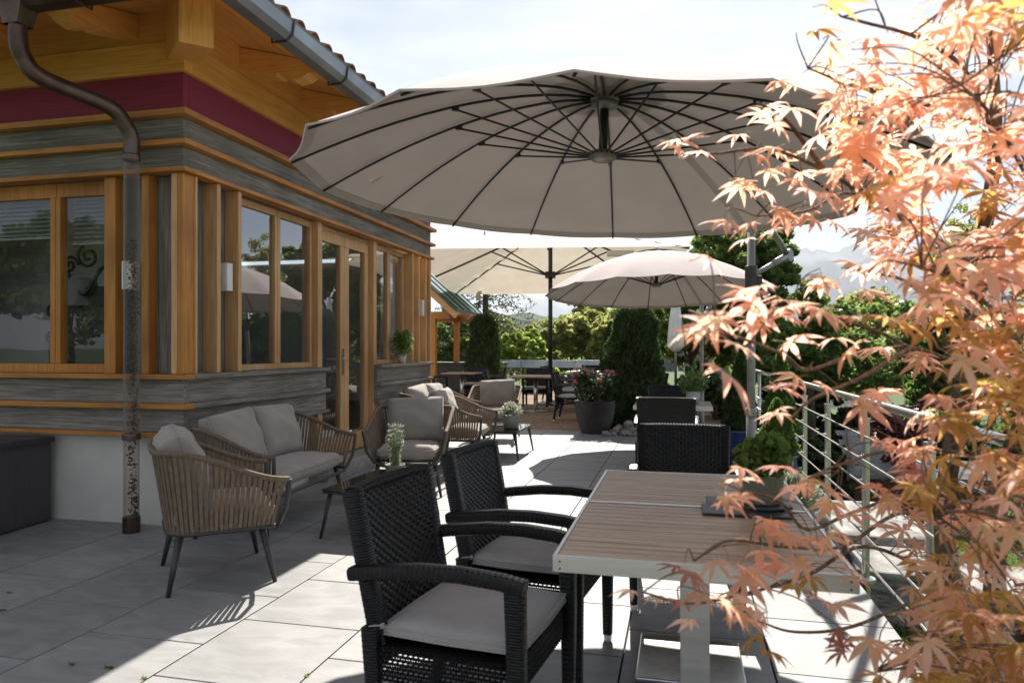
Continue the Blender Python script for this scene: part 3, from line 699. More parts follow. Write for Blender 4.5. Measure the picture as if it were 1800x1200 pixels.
    for i in range(ncush):
        s = cushion(wc-.01, .43, .17, n=16, puff=.7, crumple=.022, seed=10+i+len(name), pinch=.06)
        x = -cw/2+wc*(i+.5)-.01
        mt = Matrix.Translation((x, .185+.01*i, .635)) @ Matrix.Rotation(R(72), 4, 'X') @ Matrix.Rotation(R(3-5*i), 4, 'Z')
        s = xf(s, mt); c = s.build('back_cushion', 'cush', t, smooth=True)
        k = MB(); k.tube([mt @ Vector(p) for p in s.bd], .004, 5, closed=True); k.build('piping', 'cush', c)
    return t
ARM = lounge('lounge_armchair', 'rope armchair nearest the clear downpipe, turned away with its striped side to the viewer', 'armchair', group='rope lounge armchairs')
ARM.location = (-2.62, 3.60, 0); ARM.rotation_euler = (0, 0, R(132))   # front is local -Y
dup(ARM, (-2.40, 6.10, 0), R(10), 'rope armchair facing the viewer behind the black coffee table with the tall herb pot')
dup(ARM, (-2.42, 7.62, 0), R(91), 'side-on rope armchair between the two coffee tables, its arm lit by the sun')
dup(ARM, (-2.62, 9.95, 0), R(6), 'farthest rope armchair, facing the viewer beside the paver terrace')
SOF = lounge('lounge_sofa', 'two-seat rope sofa against the wall under the first pair of windows', 'sofa', W=1.36, ncush=2, group='rope lounge sofas')
SOF.location = (-3.0, 4.86, 0); SOF.rotation_euler = (0, 0, R(93))
dup(SOF, (-3.0, 8.62, 0), R(90), 'two-seat rope sofa at the far windows, mostly hidden behind the side-on armchair')
def coffee(label, loc, rz):
    t = thing('coffee_table', label, 'coffee table', loc, rz, 'low black glass coffee tables'); a, c = .255, .43
    b = MB(); b.box(-a, a, -c, c, .325, .337); b.build('glass_top', 'bglass', t, bevel=.002)
    b = MB(); b.tube([(-a+.01, -c+.01, .315), (a-.01, -c+.01, .315), (a-.01, c-.01, .315), (-a+.01, c-.01, .315)], .010, 6, closed=True); b.build('frame', 'charm', t)
    for sx in (-1, 1):
        for sy in (-1, 1): MB().tube([(sx*(a-.04), sy*(c-.05), .31), (sx*(a+.01), sy*(c+.0), 0)], .018, 10, r2=.010).build('leg', 'charm', t, smooth=True)
    return t
coffee('low black glass table in front of the near sofa, carrying the tall pale herb', (-2.13, 4.85, 0), R(-2))
coffee('low black glass table at the second seating group, carrying the round cream plant', (-2.11, 8.47, 0), 0)
# ---- wicker armchair
def weave_panel(W0, W1, H, curve, nx, nz, amp=.0035):
    """Front face of the back: woven relief. x across, z up, y depth (negative = front)."""
    sx, sz = nx*4, nz*4; V = []; F = []
    for j in range(sz+1):
        v = j/sz; w_ = W0+(W1-W0)*v
        for i in range(sx+1):
            u = i/sx
            a = math.sin(math.pi*(u*nx))*math.cos(math.pi*(v*nz))
            rib = abs(math.sin(math.pi*v*nz))**.6
            ck = 1 if (int(u*nx)+int(v*nz)) % 2 else -1
            h = amp*(ck*abs(math.sin(math.pi*u*nx))**.7*rib)
            V.append(((u-.5)*w_, -h+curve*(1-(2*u-1)**2), v*H))
    for j in range(sz):
        for i in range(sx): a = j*(sx+1)+i; F.append((a, a+1, a+sx+2, a+sx+1))
    return V, F
def woven_beam(b, path, wd, ht, step=.0042, amp=.0011, up=Vector((0, 0, 1)), taper=1):
    """Rounded square section wound with flat strands (relief changes round and along)."""
    P = [Vector(p) for p in path]; ln = [0]
    for i in range(1, len(P)): ln.append(ln[-1]+(P[i]-P[i-1]).length)
    n = max(4, int(ln[-1]/step)); m = 20; v = []; f = []
    for k in range(n+1):
        s_ = ln[-1]*k/n; i = 1
        while i < len(P)-1 and ln[i] < s_: i += 1
        u = (s_-ln[i-1])/max(1e-6, ln[i]-ln[i-1]); p = P[i-1].lerp(P[i], u)
        t = (P[i]-P[i-1]).normalized()
        if i < len(P)-1 and u > .5: t = t.lerp((P[i+1]-P[i]).normalized(), (u-.5)).normalized()
        if i > 1 and u < .5: t = t.lerp((P[i-1]-P[i-2]).normalized(), .5-u).normalized()
        a_ = (up-t*up.dot(t)).normalized(); s2 = t.cross(a_); sc_ = 1+(taper-1)*k/n
        for j in range(m):
            an = 2*math.pi*j/m; c, s3 = math.cos(an), math.sin(an)
            r4 = (abs(c)**4+abs(s3)**4)**-.25
            q = amp*(1.0 if k % 2 else -1.2)*(1 if (k//2+j//4) % 2 else .35)
            v.append(p+s2*(c*r4*wd/2*sc_+c*q)+a_*(s3*r4*ht/2*sc_+s3*q))
    for k in range(n):
        for j in range(m): f.append((k*m+j, k*m+(j+1) % m, (k+1)*m+(j+1) % m, (k+1)*m+j))
    f += [tuple(range(m-1, -1, -1)), tuple(n*m+j for j in range(m))]
    b.add(v, f)
def wicker_chair(label, group):
    t = thing('wicker_chair', label, 'chair', group=group)    # faces -Y, back at +y
    # back leans
    H = .49; lean = R(11); base = Vector((0, .185, .39)); rot = Matrix.Rotation(-lean, 4, 'X')
    V, F = weave_panel(.42, .46, H, .022, 22, 34, .0038); b = MB(); b.add(V, F)
    V2 = [(x, .042-(y)*0+.015*(1-(2*x/.46)**2), z) for x, y, z in V[::1]]
    b2 = MB(); V3, F3 = weave_panel(.42, .46, H, .022, 22, 34, .0030); b2.add([(x, -y*0+.045+(.0-(y-.022*(1-(2*x/max(.42, .42+.04*z/H))**2)))*-1+.022*(1-(2*x/.46)**2), z) for x, y, z in V3], [tuple(reversed(q)) for q in F3])
    mt = Matrix.Translation(base) @ rot
    xf(b, mt); xf(b2, mt); b.add(b2.v, b2.f); b.build('backrest', 'wick', t, smooth=False)
    b = MB(); e = MB()
    # back edge frame
    woven_beam(e, [mt @ Vector(p) for p in ((-.215, .024, -.03), (-.235, .024, H))], .05, .058, up=Vector((0, 1, 0)))
    woven_beam(e, [mt @ Vector(p) for p in ((.215, .024, -.03), (.235, .024, H))], .05, .058, up=Vector((0, 1, 0)))
    woven_beam(e, [mt @ Vector(p) for p in ((-.235, .024, H-.01), (-.12, .040, H-.004), (.12, .040, H-.004), (.235, .024, H-.01))], .03, .055, up=Vector((0, 1, 0)))
    e.build('back_frame', 'wick', t)
    # seat apron with open weave
    a = MB()
    for (p, q) in (((-.255, -.235), (.255, -.235)), ((-.255, .235), (.255, .235)), ((-.255, -.235), (-.255, .235)), ((.255, -.235), (.255, .235))):
        d = Vector((q[0]-p[0], q[1]-p[1], 0)); n = int(d.length/.017); dn = d.normalized(); nr = Vector((-dn.y, dn.x, 0))
        for z in [.31+.0125*k for k in range(9)]:
            if z > .405: continue
            v = []; m_ = n*2
            for k in range(m_+1):
                c = Vector((p[0], p[1], z))+d*k/m_+nr*(.0035*math.cos(math.pi*(k+int(round(z/.0125)))))
                v += [c+Vector((0, 0, -.0052)), c+Vector((0, 0, .0052))]
            a.add(v, [(2*k, 2*k+2, 2*k+3, 2*k+1) for k in range(m_)])
        for k in range(0, n+1, 1):
            c = Vector((p[0], p[1], 0))+d*k/n
            a.add([c+dn*-.0022+Vector((0, 0, .305)), c+dn*.0022+Vector((0, 0, .305)), c+dn*.0022+Vector((0, 0, .41)), c+dn*-.0022+Vector((0, 0, .41))], [(0, 1, 2, 3)])
    a.box(-.25, .25, -.23, .23, .395, .405)
    a.build('seat_apron', 'wick', t)
    # legs (front legs rise to the arms)
    for sx in (-1, 1):
        f = MB(); woven_beam(f, [(sx*.262, -.245, .63), (sx*.262, -.25, .40), (sx*.258, -.252, .03)], .056, .06, up=Vector((0, 1, 0)), taper=.68); lg = f.build('leg', 'wick', t)
        MB().lathe([(.017, 0), (.019, .03)], 12, (sx*.258, -.252, 0)).build('foot_cap', 'white', lg, smooth=True)
        f = MB(); woven_beam(f, [(sx*.25, .225, .46), (sx*.25, .215, .30), (sx*.25, .265, .03)], .05, .056, up=Vector((0, 1, 0)), taper=.7); lg = f.build('leg', 'wick', t)
        MB().lathe([(.017, 0), (.019, .03)], 12, (sx*.25, .266, 0)).build('foot_cap', 'white', lg, smooth=True)
        f = MB(); woven_beam(f, [(sx*.258, .285, .618), (sx*.264, .20, .632), (sx*.267, .06, .650), (sx*.267, -.08, .655), (sx*.264, -.20, .648), (sx*.262, -.275, .636)], .058, .042); f.build('armrest', 'wick', t)
    s = cushion(.48, .46, .06, n=16, puff=.2, crumple=.006, seed=5); mt2 = Matrix.Translation((0, -.025, .447)); xf(s, mt2); c = s.build('seat_cushion', 'cushl', t, smooth=True)
    k = MB(); k.tube([mt2 @ Vector(p) for p in s.bd], .0035, 5, closed=True); k.tube([mt2 @ Vector(p) for p in s.bd2], .0035, 5, closed=True); k.build('piping', 'cushl', c)
    k = MB(); k.tube([(-.23, .19, .46), (-.25, .23, .452), (-.235, .25, .445), (-.22, .225, .43), (-.235, .205, .41)], .010, 6); k.build('tie', 'cushl', c, smooth=True); k = MB(); k.tube([(.23, .19, .46), (.25, .23, .452), (.235, .25, .445), (.22, .225, .43)], .010, 6); k.build('tie', 'cushl', c, smooth=True)
    return t, c
WG = 'black wicker chairs round the terrace tables'
CH, cc = wicker_chair('nearest black wicker armchair, left of the near table, white tag hanging under its seat', WG)
CH.location = (-.66, 2.21, 0); CH.rotation_euler = (0, 0, R(83))
def D_(loc, deg, label): return dup(CH, (loc[0], loc[1], 0), R(deg), label, WG)
D_((-.60, 2.95), 83, 'black wicker armchair left of the slatted table, beyond the nearest')
D_((.02, 3.84), 2, 'black wicker armchair at the far end of the slatted table, its back above the top')
D_((-.13, 6.72), 180, 'black wicker chair with its back to the viewer at the small white-edged table')
D_((-.12, 8.25), 0, 'black wicker chair on the far side of the small white-edged table')
lt_ = MB(); lt_.add([(.295, .02, .40), (.297, .055, .395), (.305, .05, .325), (.303, .012, .33)], [(0, 1, 2, 3)]); lo = lt_.build('care_label', 'label', CH)
lt_ = MB(); lt_.add([(.3052, .018, .352), (.3055, .03, .350), (.3060, .029, .338), (.3057, .017, .340)], [(0, 1, 2, 3)]); lt_.add([(.3035, .03, .372), (.3040, .048, .370), (.3046, .047, .360), (.3041, .029, .362)], [(0, 1, 2, 3)]); lt_.build('label_print', 'ink', lo)
# ---- near table
TB = thing('slatted_table', 'taupe slatted dining table with brushed metal rim in the foreground', 'table', (.045, 2.6, 0))
def near_table():
    hx, hy = .385, .70
    for half, (y0, y1) in enumerate(((-hy, .002), (.028, hy))):
        ys0, ys1 = y0+.012, y1-.012; n = 13; st = (ys1-ys0)/n
        for k in range(n):
            bx('slat', 'slat', TB, (-hx+.012, hx-.012, ys0+k*st+.0028, ys0+(k+1)*st-.0028, .722, .7385), bevel=.002)
    b = MB(); b.box(-hx, hx, -hy, -hy+.011, .694, .740); b.box(-hx, hx, hy-.011, hy, .694, .740)
    b.box(-hx, -hx+.011, -hy+.012, hy-.012, .694, .740); b.box(hx-.011, hx, -hy+.012, hy-.012, .694, .740); b.box(-hx+.012, hx-.012, .003, .026, .70, .740)
    b.build('rim', 'alu', TB, bevel=.0015)
    MB().box(-hx+.012, hx-.012, -hy+.012, hy-.012, .70, .708).build('under_panel', 'blackm', TB)
    for y in (-.33, .40):
        MB().box(-.048, .040, y-.04, y+.04, .03, .699).build('pedestal', 'alu', TB, bevel=.004)
        MB().box(-.22, .20, y-.21, y+.23, .004, .026).build('base_plate', 'steel', TB, bevel=.006)
    sc_ = MB()
    for sx in (-1, 1):
        for z in (.69, .72): sc_.lathe([(.003, 0), (.003, .0012)], 8)
    for i, (x, z) in enumerate(((-.365, .704), (-.365, .724), (.365, .704), (.365, .724))):
        s = MB(); s.tube([(x, -hy+.001, z), (x, -hy-.0012, z)], .003, 8); s.build('screw', 'charm', TB)
near_table()
# ---- small table 2
T2 = thing('square_table', 'small pale square table behind the near one, with a grey herb pot', 'table', (-.08, 7.45, 0))
bx('tabletop', 'alu', T2, (-.38, .38, -.38, .38, .70, .74)); bx('pedestal', 'steel', T2, (-.05, .05, -.05, .05, .03, .699)); bx('base_plate', 'steel', T2, (-.2, .2, -.2, .2, .005, .028))
# ---- dining tables and chairs on the paver terrace
def ttable(label, x, y, white=False, w_=.8):
    t = thing('dining_table', label, 'table', (x, y, 0), R(rnd.uniform(-6, 6)), 'dining tables on the paver terrace')
    bx('tabletop', 'white' if white else 'dining', t, (-w_/2, w_/2, -w_/2, w_/2, .715, .745))
    MB().tube([(0, 0, .02), (0, 0, .713)], .045, 14).build('pedestal', 'steel', t, smooth=True); MB().lathe([(.26, .004), (.26, .014), (.05, .03)], 24).build('base_plate', 'steel', t, smooth=False)
    return t
ttable('wood topped table in front of the dark counter, a green pot on it', -5.0, 15.9)
ttable('wood topped table left of the cream parasol mast, two pots on it', -2.95, 14.5, w_=.95)
ttable('white topped table behind the pink flowering planter', -2.35, 17.6, True)
ttable('wood topped table right of the planter beside the clipped thuja', -1.25, 12.75)
for (x, y, a, s_) in ((-5.62, 15.5, 75, 'at the left of the table before the dark counter'), (-4.3, 16.1, -80, 'at the right of the table before the dark counter'), (-4.95, 16.7, 2, 'behind the table before the dark counter'),
                      (-3.6, 14.1, 100, 'with its back turned, left of the mast table'), (-2.25, 14.6, -85, 'right of the mast table'), (-3.1, 15.3, 5, 'behind the mast table, sunlit back'), (-2.2, 15.6, -35, 'just beside the parasol mast'),
                      (-3.1, 17.8, 80, 'at the left of the white topped table'), (-1.6, 17.7, -90, 'at the right of the white topped table'), (-2.3, 18.5, 3, 'behind the white topped table'),
                      (-1.3, 13.5, 0, 'behind the table beside the thuja'), (-1.95, 12.8, 88, 'left of the table beside the thuja'), (-.55, 12.7, -90, 'right of the table beside the thuja'), (-1.15, 12.0, 178, 'near side of the table beside the thuja')):
    D_((x, y), a, 'black wicker chair on the pavers '+s_)
# ================================================================= PARASOLS
def parasol(name, label, cen, rad, zr, rise, nrib, tilt, tiltdir, phase, hub_lo, pole, joint, m='fab'):
    t = thing(name, label, 'parasol', (pole[0], pole[1], 0), 0, 'taupe cantilever parasols')
    off = Vector((-pole[0], -pole[1], 0)); C = Vector(cen)+off
    T = Matrix.Translation(C+Vector((0, 0, zr))) @ Matrix.Rotation(tiltdir, 4, 'Z') @ Matrix.Rotation(tilt, 4, 'X') @ Matrix.Rotation(-tiltdir+phase, 4, 'Z')
    def zf(u): return rise*(1-u**1.55)+.035*math.sin(math.pi*u)
    nr_, ns = 14, nrib*6; b = MB(); v = []; f = []
    def rimr(j): q = (j % 6)/6; return 1-.028*math.sin(math.pi*q)
    def sag(j, u): q = (j % 6)/6; return -.028*math.sin(math.pi*q)*u*(1-u*.5)
    us = [.085+(1-.085)*i/nr_ for i in range(nr_+1)]
    for u in us:
        for j in range(ns):
            a = 2*math.pi*j/ns; r_ = rad*u*(1-(1-rimr(j))*u**3); v.append((r_*math.cos(a), r_*math.sin(a), zf(u)+sag(j, u)))
    for i in range(nr_):
        for j in range(ns): f.append((i*ns+j, (i+1)*ns+j, (i+1)*ns+(j+1) % ns, i*ns+(j+1) % ns))
    b.add(v, f); xf(b, T); cn = b.build('canopy', m, t, smooth=True)
    h = MB(); hv = []; hf = []                                                    # hem
    for j in range(ns):
        a = 2*math.pi*j/ns; r_ = rad*rimr(j)
        for dr, dz in ((-.045, zf(.97)-.002+sag(j, 1)-.004), (.0, sag(j, 1)-.004), (.004, sag(j, 1)+.004)): hv.append(((r_+dr)*math.cos(a), (r_+dr)*math.sin(a), dz))
    for j in range(ns):
        k = (j+1) % ns; hf += [(3*j, 3*k, 3*k+1, 3*j+1), (3*j+1, 3*k+1, 3*k+2, 3*j+2)]
    h.add(hv, hf); xf(h, T); h.build('hem', m, cn)
    vc = MB(); vc.lathe([(rad*.20, zf(.20)+.018), (rad*.12, zf(.12)+.035), (rad*.03, zf(.0)+.05)], 32, cap=True); xf(vc, T); vc.build('vent_cap', m, cn, smooth=True)
    hz = rise-.055
    for k in range(nrib):
        a = 2*math.pi*k/nrib; pts = []
        for i in range(13):
            u = .05+.945*i/12; pts.append((rad*u*math.cos(a), rad*u*math.sin(a), min(zf(max(u, .085))-.016, hz+.03) if i < 2 else zf(u)-.016))
        b = MB(); b.tube(pts, .0075, 6, r2=.0055); xf(b, T); rb = b.build('rib', 'blackm', t, smooth=True)
        s = MB(); um = .50; s.tube([(.045*math.cos(a), .045*math.sin(a), hub_lo), (rad*um*math.cos(a), rad*um*math.sin(a), zf(um)-.03)], .0052, 6)
        s.obox((rad*um*math.cos(a), rad*um*math.sin(a), zf(um)-.028), (.035, .018, .018), Matrix.Rotation(a, 3, 'Z')); xf(s, T); s.build('strut', 'blackm', rb)
    b = MB(); b.tube([(0, 0, hub_lo), (0, 0, hz)], .022, 14); xf(b, T); b.build('centre_tube', 'blackm', t, smooth=True)
    b = MB(); b.lathe([(.02, hub_lo-.03), (.055, hub_lo-.025), (.07, hub_lo-.005), (.06, hub_lo+.02), (.03, hub_lo+.03)], 28); xf(b, T); b.build('hub', 'greym', t, smooth=True); b = MB(); b.lathe([(.03, hz-.02), (.065, hz-.01), (.07, hz+.015), (.04, hz+.03)], 28); xf(b, T); b.build('hub', 'greym', t, smooth=True)
    apex = T @ Vector((0, 0, rise+.06))
    b = MB(); b.lathe([(.03, rise), (.03, rise+.06), (.012, rise+.085)], 14); xf(b, T); b.build('finial', 'greym', t, smooth=True)
    J = Vector(joint)+off; base = Vector((0, 0, 0)); zs = joint[2]-.30
    mid = apex.lerp(J, .55)+Vector((0, 0, .28))
    arm = []
    for i in range(15):
        q = i/14; arm.append(apex*(1-q)**2+mid*2*q*(1-q)+J*q*q)
    b = MB(); b.tube(arm, .024, 12); b.build('cantilever_arm', 'greym', t, smooth=True)
    b = MB(); b.tube([J, Vector((0, 0, zs+.08))], .020, 12); dj = (J-Vector((0, 0, zs+.08)))
    b.tube([J-dj*.45, J-dj*.05], .028, 12); b.build('brace', 'greym', t, smooth=True)
    sd = Vector((J.y, -J.x, 0)).normalized(); b = MB(); b.tube([J-sd*.025, J+sd*.025], .052, 24); b.build('joint_disc', 'greym', t, smooth=False)
    b = MB(); b.tube([(0, 0, .02), (0, 0, joint[2]+.12)], .030, 18); b.build('pole', 'greym', t, smooth=True)
    b = MB(); b.tube([(0, 0, .05), (0, 0, .84)], .037, 18); b.tube([(0, 0, .80), (0, 0, .86)], .043, 18); b.build('pole_sleeve', 'greym', t, smooth=True)
    b = MB(); b.tube([(0, 0, zs-.06), (0, 0, zs+.16)], .046, 16); b.obox((.05, 0, zs+.03), (.05, .06, .11)); b.build('slide_bracket', 'charm', t, bevel=.006)
    b = MB(); b.box(-.42, .42, -.045, .045, .005, .05); b.box(-.045, .045, -.42, -.046, .005, .05); b.box(-.045, .045, .046, .42, .005, .05); b.build('cross_base', 'charm', t)
    for sx in (-1, 1):
        for sy in (-1, 1): bx('weight_slab', 'kerb', t, (min(sx*.05, sx*.42), max(sx*.05, sx*.42), min(sy*.05, sy*.42), max(sy*.05, sy*.42), .006, .06))
    return t, T
def cam2w(lat, d, z=0): c, s_ = math.cos(YAW), math.sin(YAW); return Vector((lat*c-d*s_, lat*s_+d*c, z))
U1c = cam2w(.455, 3.6); U1p = cam2w(1.79, 5.3); U1j = cam2w(2.24, 5.75, 2.06)
U1, T1 = parasol('cantilever_parasol', 'large taupe parasol spread over the middle of the terrace, seen from underneath', U1c, 1.52, 2.115, .475, 16, R(2.2), YAW+R(90), R(90)+YAW+R(12.2), .165, U1p, U1j)
b = MB(); b.add([(1.18, -.02, .09), (1.24, -.01, .045), (1.235, .04, .03), (1.17, .035, .07)], [(0, 1, 2, 3)]); b.add([(1.19, -.05, .085), (1.25, -.04, .05), (1.24, -.015, .03), (1.19, -.02, .06)], [(0, 1, 2, 3)])
xf(b, T1 @ Matrix.Rotation(2*math.pi*3/16, 4, 'Z')); b.build('care_label', 'label', U1)
U3c = cam2w(1.94, 9.5); U3p = cam2w(2.92, 10.9); U3j = cam2w(3.12, 11.2, 1.98)
U3c = cam2w(1.94, 9.5); U3, T3 = parasol('cantilever_parasol', 'smaller-looking taupe parasol farther back, its white top showing, in front of the leafy tree', U3c, 1.50, 2.04, .55, 16, R(-4), YAW, R(7), .12, U3p, U3j)
# cream parasol with central mast
def cream():
    c = cam2w(.90, 16.6); t = thing('mast_parasol', 'large cream parasol on a black centre mast over the dining tables', 'parasol', (c.x, c.y, 0), YAW-R(4))
    hx, hy = 2.75, 2.75; zn, zf_, ap = 3.28, 2.80, 4.30
    def rim(x, y): return zn+(zf_-zn)*(y+hy)/(2*hy)
    def ptz(x, y):
        u = max(abs(x)/hx, abs(y)/hy); return ap*(1-u)+rim(x/max(u, 1e-6), y/max(u, 1e-6))*u-.10*math.sin(math.pi*u)*.3 if u > 1e-6 else ap
    n = 16; V = [(hx*(-1+2*i/n), hy*(-1+2*j/n)) for j in range(n+1) for i in range(n+1)]
    b = MB(); b.add([(x, y, ptz(x, y)) for x, y in V], [(j*(n+1)+i, j*(n+1)+i+1, (j+1)*(n+1)+i+1, (j+1)*(n+1)+i) for j in range(n) for i in range(n)]); b.build('canopy', 'fabc', t, smooth=False)
    ends = [(-1, -1), (0, -1), (1, -1), (1, 0), (1, 1), (0, 1), (-1, 1), (-1, 0)]
    for ex, ey in ends:
        b = MB(); b.tube([(ex*hx*u, ey*hy*u, ptz(ex*hx*u, ey*hy*u)-.045) for u in (.02, .25, .5, .75, .99)], .022, 6); rb = b.build('rib', 'blackm', t)
        b = MB(); b.tube([(ex*.05, ey*.05, 3.02), (ex*hx*.5, ey*hy*.5, ptz(ex*hx*.5, ey*hy*.5)-.06)], .017, 6); b.build('strut', 'blackm', rb)
    MB().tube([(0, 0, 0), (0, 0, ap-.1)], .05, 14).build('mast', 'blackm', t, smooth=True)
    b = MB(); b.box(-.12, .12, -.12, .12, 2.96, 3.10); b.build('runner', 'blackm', t)
    MB().lathe([(.35, .004), (.35, .03), (.08, .06)], 24).build('base', 'charm', t)
    b = MB(); b.tube([(-hx*.72+.02*i*(1 if i % 2 else -1), hy*.92, 2.86-.05*i) for i in range(5)], .07, 8); b.build('tied_strap', 'fabc', t)
    b = MB(); b.box(1.2, 1.75, -1.9, -1.75, 3.22, 3.33); b.build('heater', 'white', t)
cream()
fq = cam2w(3.05, 13.2); t = thing('folded_parasol', 'folded pale grey parasol hanging behind the second taupe parasol', 'parasol', (fq.x, fq.y, 0))
MB().tube([(0, 0, 0), (0, 0, 2.4)], .025, 10).build('pole', 'greym', t, smooth=True)
MB().lathe([(.05, 1.25), (.13, 1.35), (.11, 1.7), (.07, 2.1), (.02, 2.38)], 40, mod=lambda a, z, i: 1+.22*math.cos(a*8+i*.2)).build('folded_canopy', 'label', t, smooth=True)
# ================================================================= STORAGE BOX
sb = thing('storage_box', 'dark grey wood-look storage box against the white plinth', 'storage box', (-4.62, 4.40, 0), R(3))
bx('body', 'cab', sb, (-.75, -.012, -.30, -.002, .02, .60)); bx('panel', 'cab', sb, (-.75, -.0, -.62, -.305, .02, .60)); bx('panel', 'cab', sb, (-.75, -.012, -1.5, -.625, .02, .40))
bx('drawer', 'cab', sb, (-.75, -.0, -1.5, -.625, .485, .60)); bx('recess', 'cabt', sb, (-.72, -.05, -1.5, -.63, .402, .483)); bx('lid', 'cabt', sb, (-.78, .025, -1.55, .0, .602, .645), bevel=.008); bx('base', 'cabt', sb, (-.74, -.03, -1.5, -.01, 0, .019))
# ================================================================= PLANTS
def ringpts(n, r0, h0, h1, prof=None, shell=.35):
    """Points in a body of revolution, mostly near its skin."""
    t = rs.rand(n); a = rs.rand(n)*2*np.pi; k = 1-shell*rs.rand(n)**2.0
    rr = (prof(t) if prof else np.ones(n))*r0*k; return np.stack([rr*np.cos(a), rr*np.sin(a), h0+(h1-h0)*t], 1), a
def sprays(name, pts, ang, size, m, parent, up=1.2):
    nrm = np.stack([np.cos(ang)*.7, np.sin(ang)*.7, np.full(len(ang), up)], 1)
    return leafcards(name, pts, size, m, parent, aspect=2.6, nrm=nrm, jit=.45)
def thuja(label, x, y, z0, rad, h, cone=.5, n=9000, size=.05, group=None, m='l_thuja', name='clipped_thuja'):
    t = thing(name, label, 'thuja', (x, y, z0), rnd.uniform(0, 6), group)
    MB().tube([(0, 0, 0), (0, 0, h*.8)], rad*.12, 8, r2=.01).build('trunk', 'bark', t)
    def pf(q):
        a = np.minimum(1, (q*5+.55))*np.clip((1-q), 0, 1)**(.18+cone*.75)*1.08
        return a*(1+.05*np.sin(q*23))
    p, a = ringpts(n, rad, .02*h, h, pf, .35)
    lump = 1+.09*np.sin(a*3+p[:, 2]*7/h*2)+.07*np.sin(a*7-p[:, 2]*11); p[:, 0] *= lump; p[:, 1] *= lump
    sprays('crown', p, a, size, m, t)
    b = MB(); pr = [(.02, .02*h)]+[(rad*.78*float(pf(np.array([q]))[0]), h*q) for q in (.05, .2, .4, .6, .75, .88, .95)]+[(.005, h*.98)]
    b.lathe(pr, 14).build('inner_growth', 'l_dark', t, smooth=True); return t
TG = 'clipped thujas at the far side of the terrace'
thuja('tall wide clipped thuja standing in the white stones at the paver terrace', -.76, 11.9, -.1, .50, 2.13, .06, 18000, .065, TG)
thuja('narrower dark thuja just behind the wide clipped one, to its left', -1.35, 14.6, -.1, .33, 1.95, .25, 7000, .07, TG)
thuja('dark column thuja beside the timber pavilion', -5.05, 18.0, -.1, .52, 2.3, .1, 9000, .08, TG)
def potf(t, prof, m, n=32, mod=None, name='pot', soilr=None, soilz=None):
    MB().lathe(prof, n, mod=mod).build(name, m, t, smooth=True)
    if soilr: MB().lathe([(.001, soilz), (soilr, soilz)], n).build('soil', 'soil', t)
for (x, y, r_, hp, h, lab) in ((.60, 7.75, .185, .46, .80, 'dark cone thuja in a cobalt blue glazed pot left of the parasol pole'), (.84, 6.75, .17, .36, .52, 'bushy bright thuja in a blue rimmed pot next to the railing end'), (1.02, 7.9, .17, .36, 1.0, 'slim bright cone thuja in a blue pot behind the railing corner')):
    t = thuja(lab, x, y, 0, .19, h, .75, 6500, .04, 'cone thujas in blue pots', 'l_thuja' if x < .7 else 'l_green', 'potted_thuja')
    for ch in t.children: ch.location.z = hp-.03
    potf(t, [(.11, 0), (.13, .02), (.17, hp*.6), (r_, hp-.03), (r_+.012, hp-.015), (r_+.01, hp), (r_-.02, hp), (r_-.025, hp-.04)], 'bpot', soilr=r_-.02, soilz=hp-.035)
def bush(pts, size, m, parent, name='leaves', **k): return leafcards(name, pts, size, m, parent, **k)
def blob(n, c, r, sh=.5, squash=1):
    d = rs.normal(size=(n, 3)); d /= np.linalg.norm(d, axis=1)[:, None]; k = (1-sh*rs.rand(n)**1.5)[:, None]; p = d*k*np.asarray(r); return p+np.asarray(c)
# herb on near table with slates
st_ = thing('slate_tray', 'two black slate tiles lying on the slatted table under the herb pot', 'slate tray', (.25, 2.60, .7425))
bx('slate_tile', 'slate', st_, (-.18, .11, -.13, .02, 0, .006)); bx('slate_tile', 'slate', st_, (-.16, .13, .025, .16, 0, .006))
hp = thing('herb_pot', 'ribbed sage green pot of basil on the slate tiles of the slatted table', 'potted herb', (.275, 2.62, .749))
MB().lathe([(.09, 0), (.095, .01), (.09, .012)], 30).build('saucer', 'slate', hp, smooth=True)
rib = lambda a, z, i: 1+.018*math.cos(a*30)
MB().lathe([(.060, .013), (.066, .02), (.073, .112), (.075, .116), (.070, .116), (.068, .10)], 120, mod=rib).build('pot', 'pot', hp, smooth=True)
MB().lathe([(.001, .105), (.069, .105)], 24).build('soil', 'soil', hp)
p = np.concatenate([blob(560, (0, 0, .165), (.095, .095, .075), .95), blob(140, (.03, -.02, .215), (.06, .06, .045), .9)]); bush(p, .034, 'l_green', hp, aspect=1.7, jit=.8, nrm=np.array([0, 0, .4]))
b = MB()
for i in range(14):
    a = rnd.uniform(0, 6.28); b.tube([(0.02*math.cos(a), .02*math.sin(a), .10), (.04*math.cos(a), .04*math.sin(a), .15), (.07*math.cos(a), .07*math.sin(a), .20)], .0022, 4)
b.build('stem', 'l_green', hp)
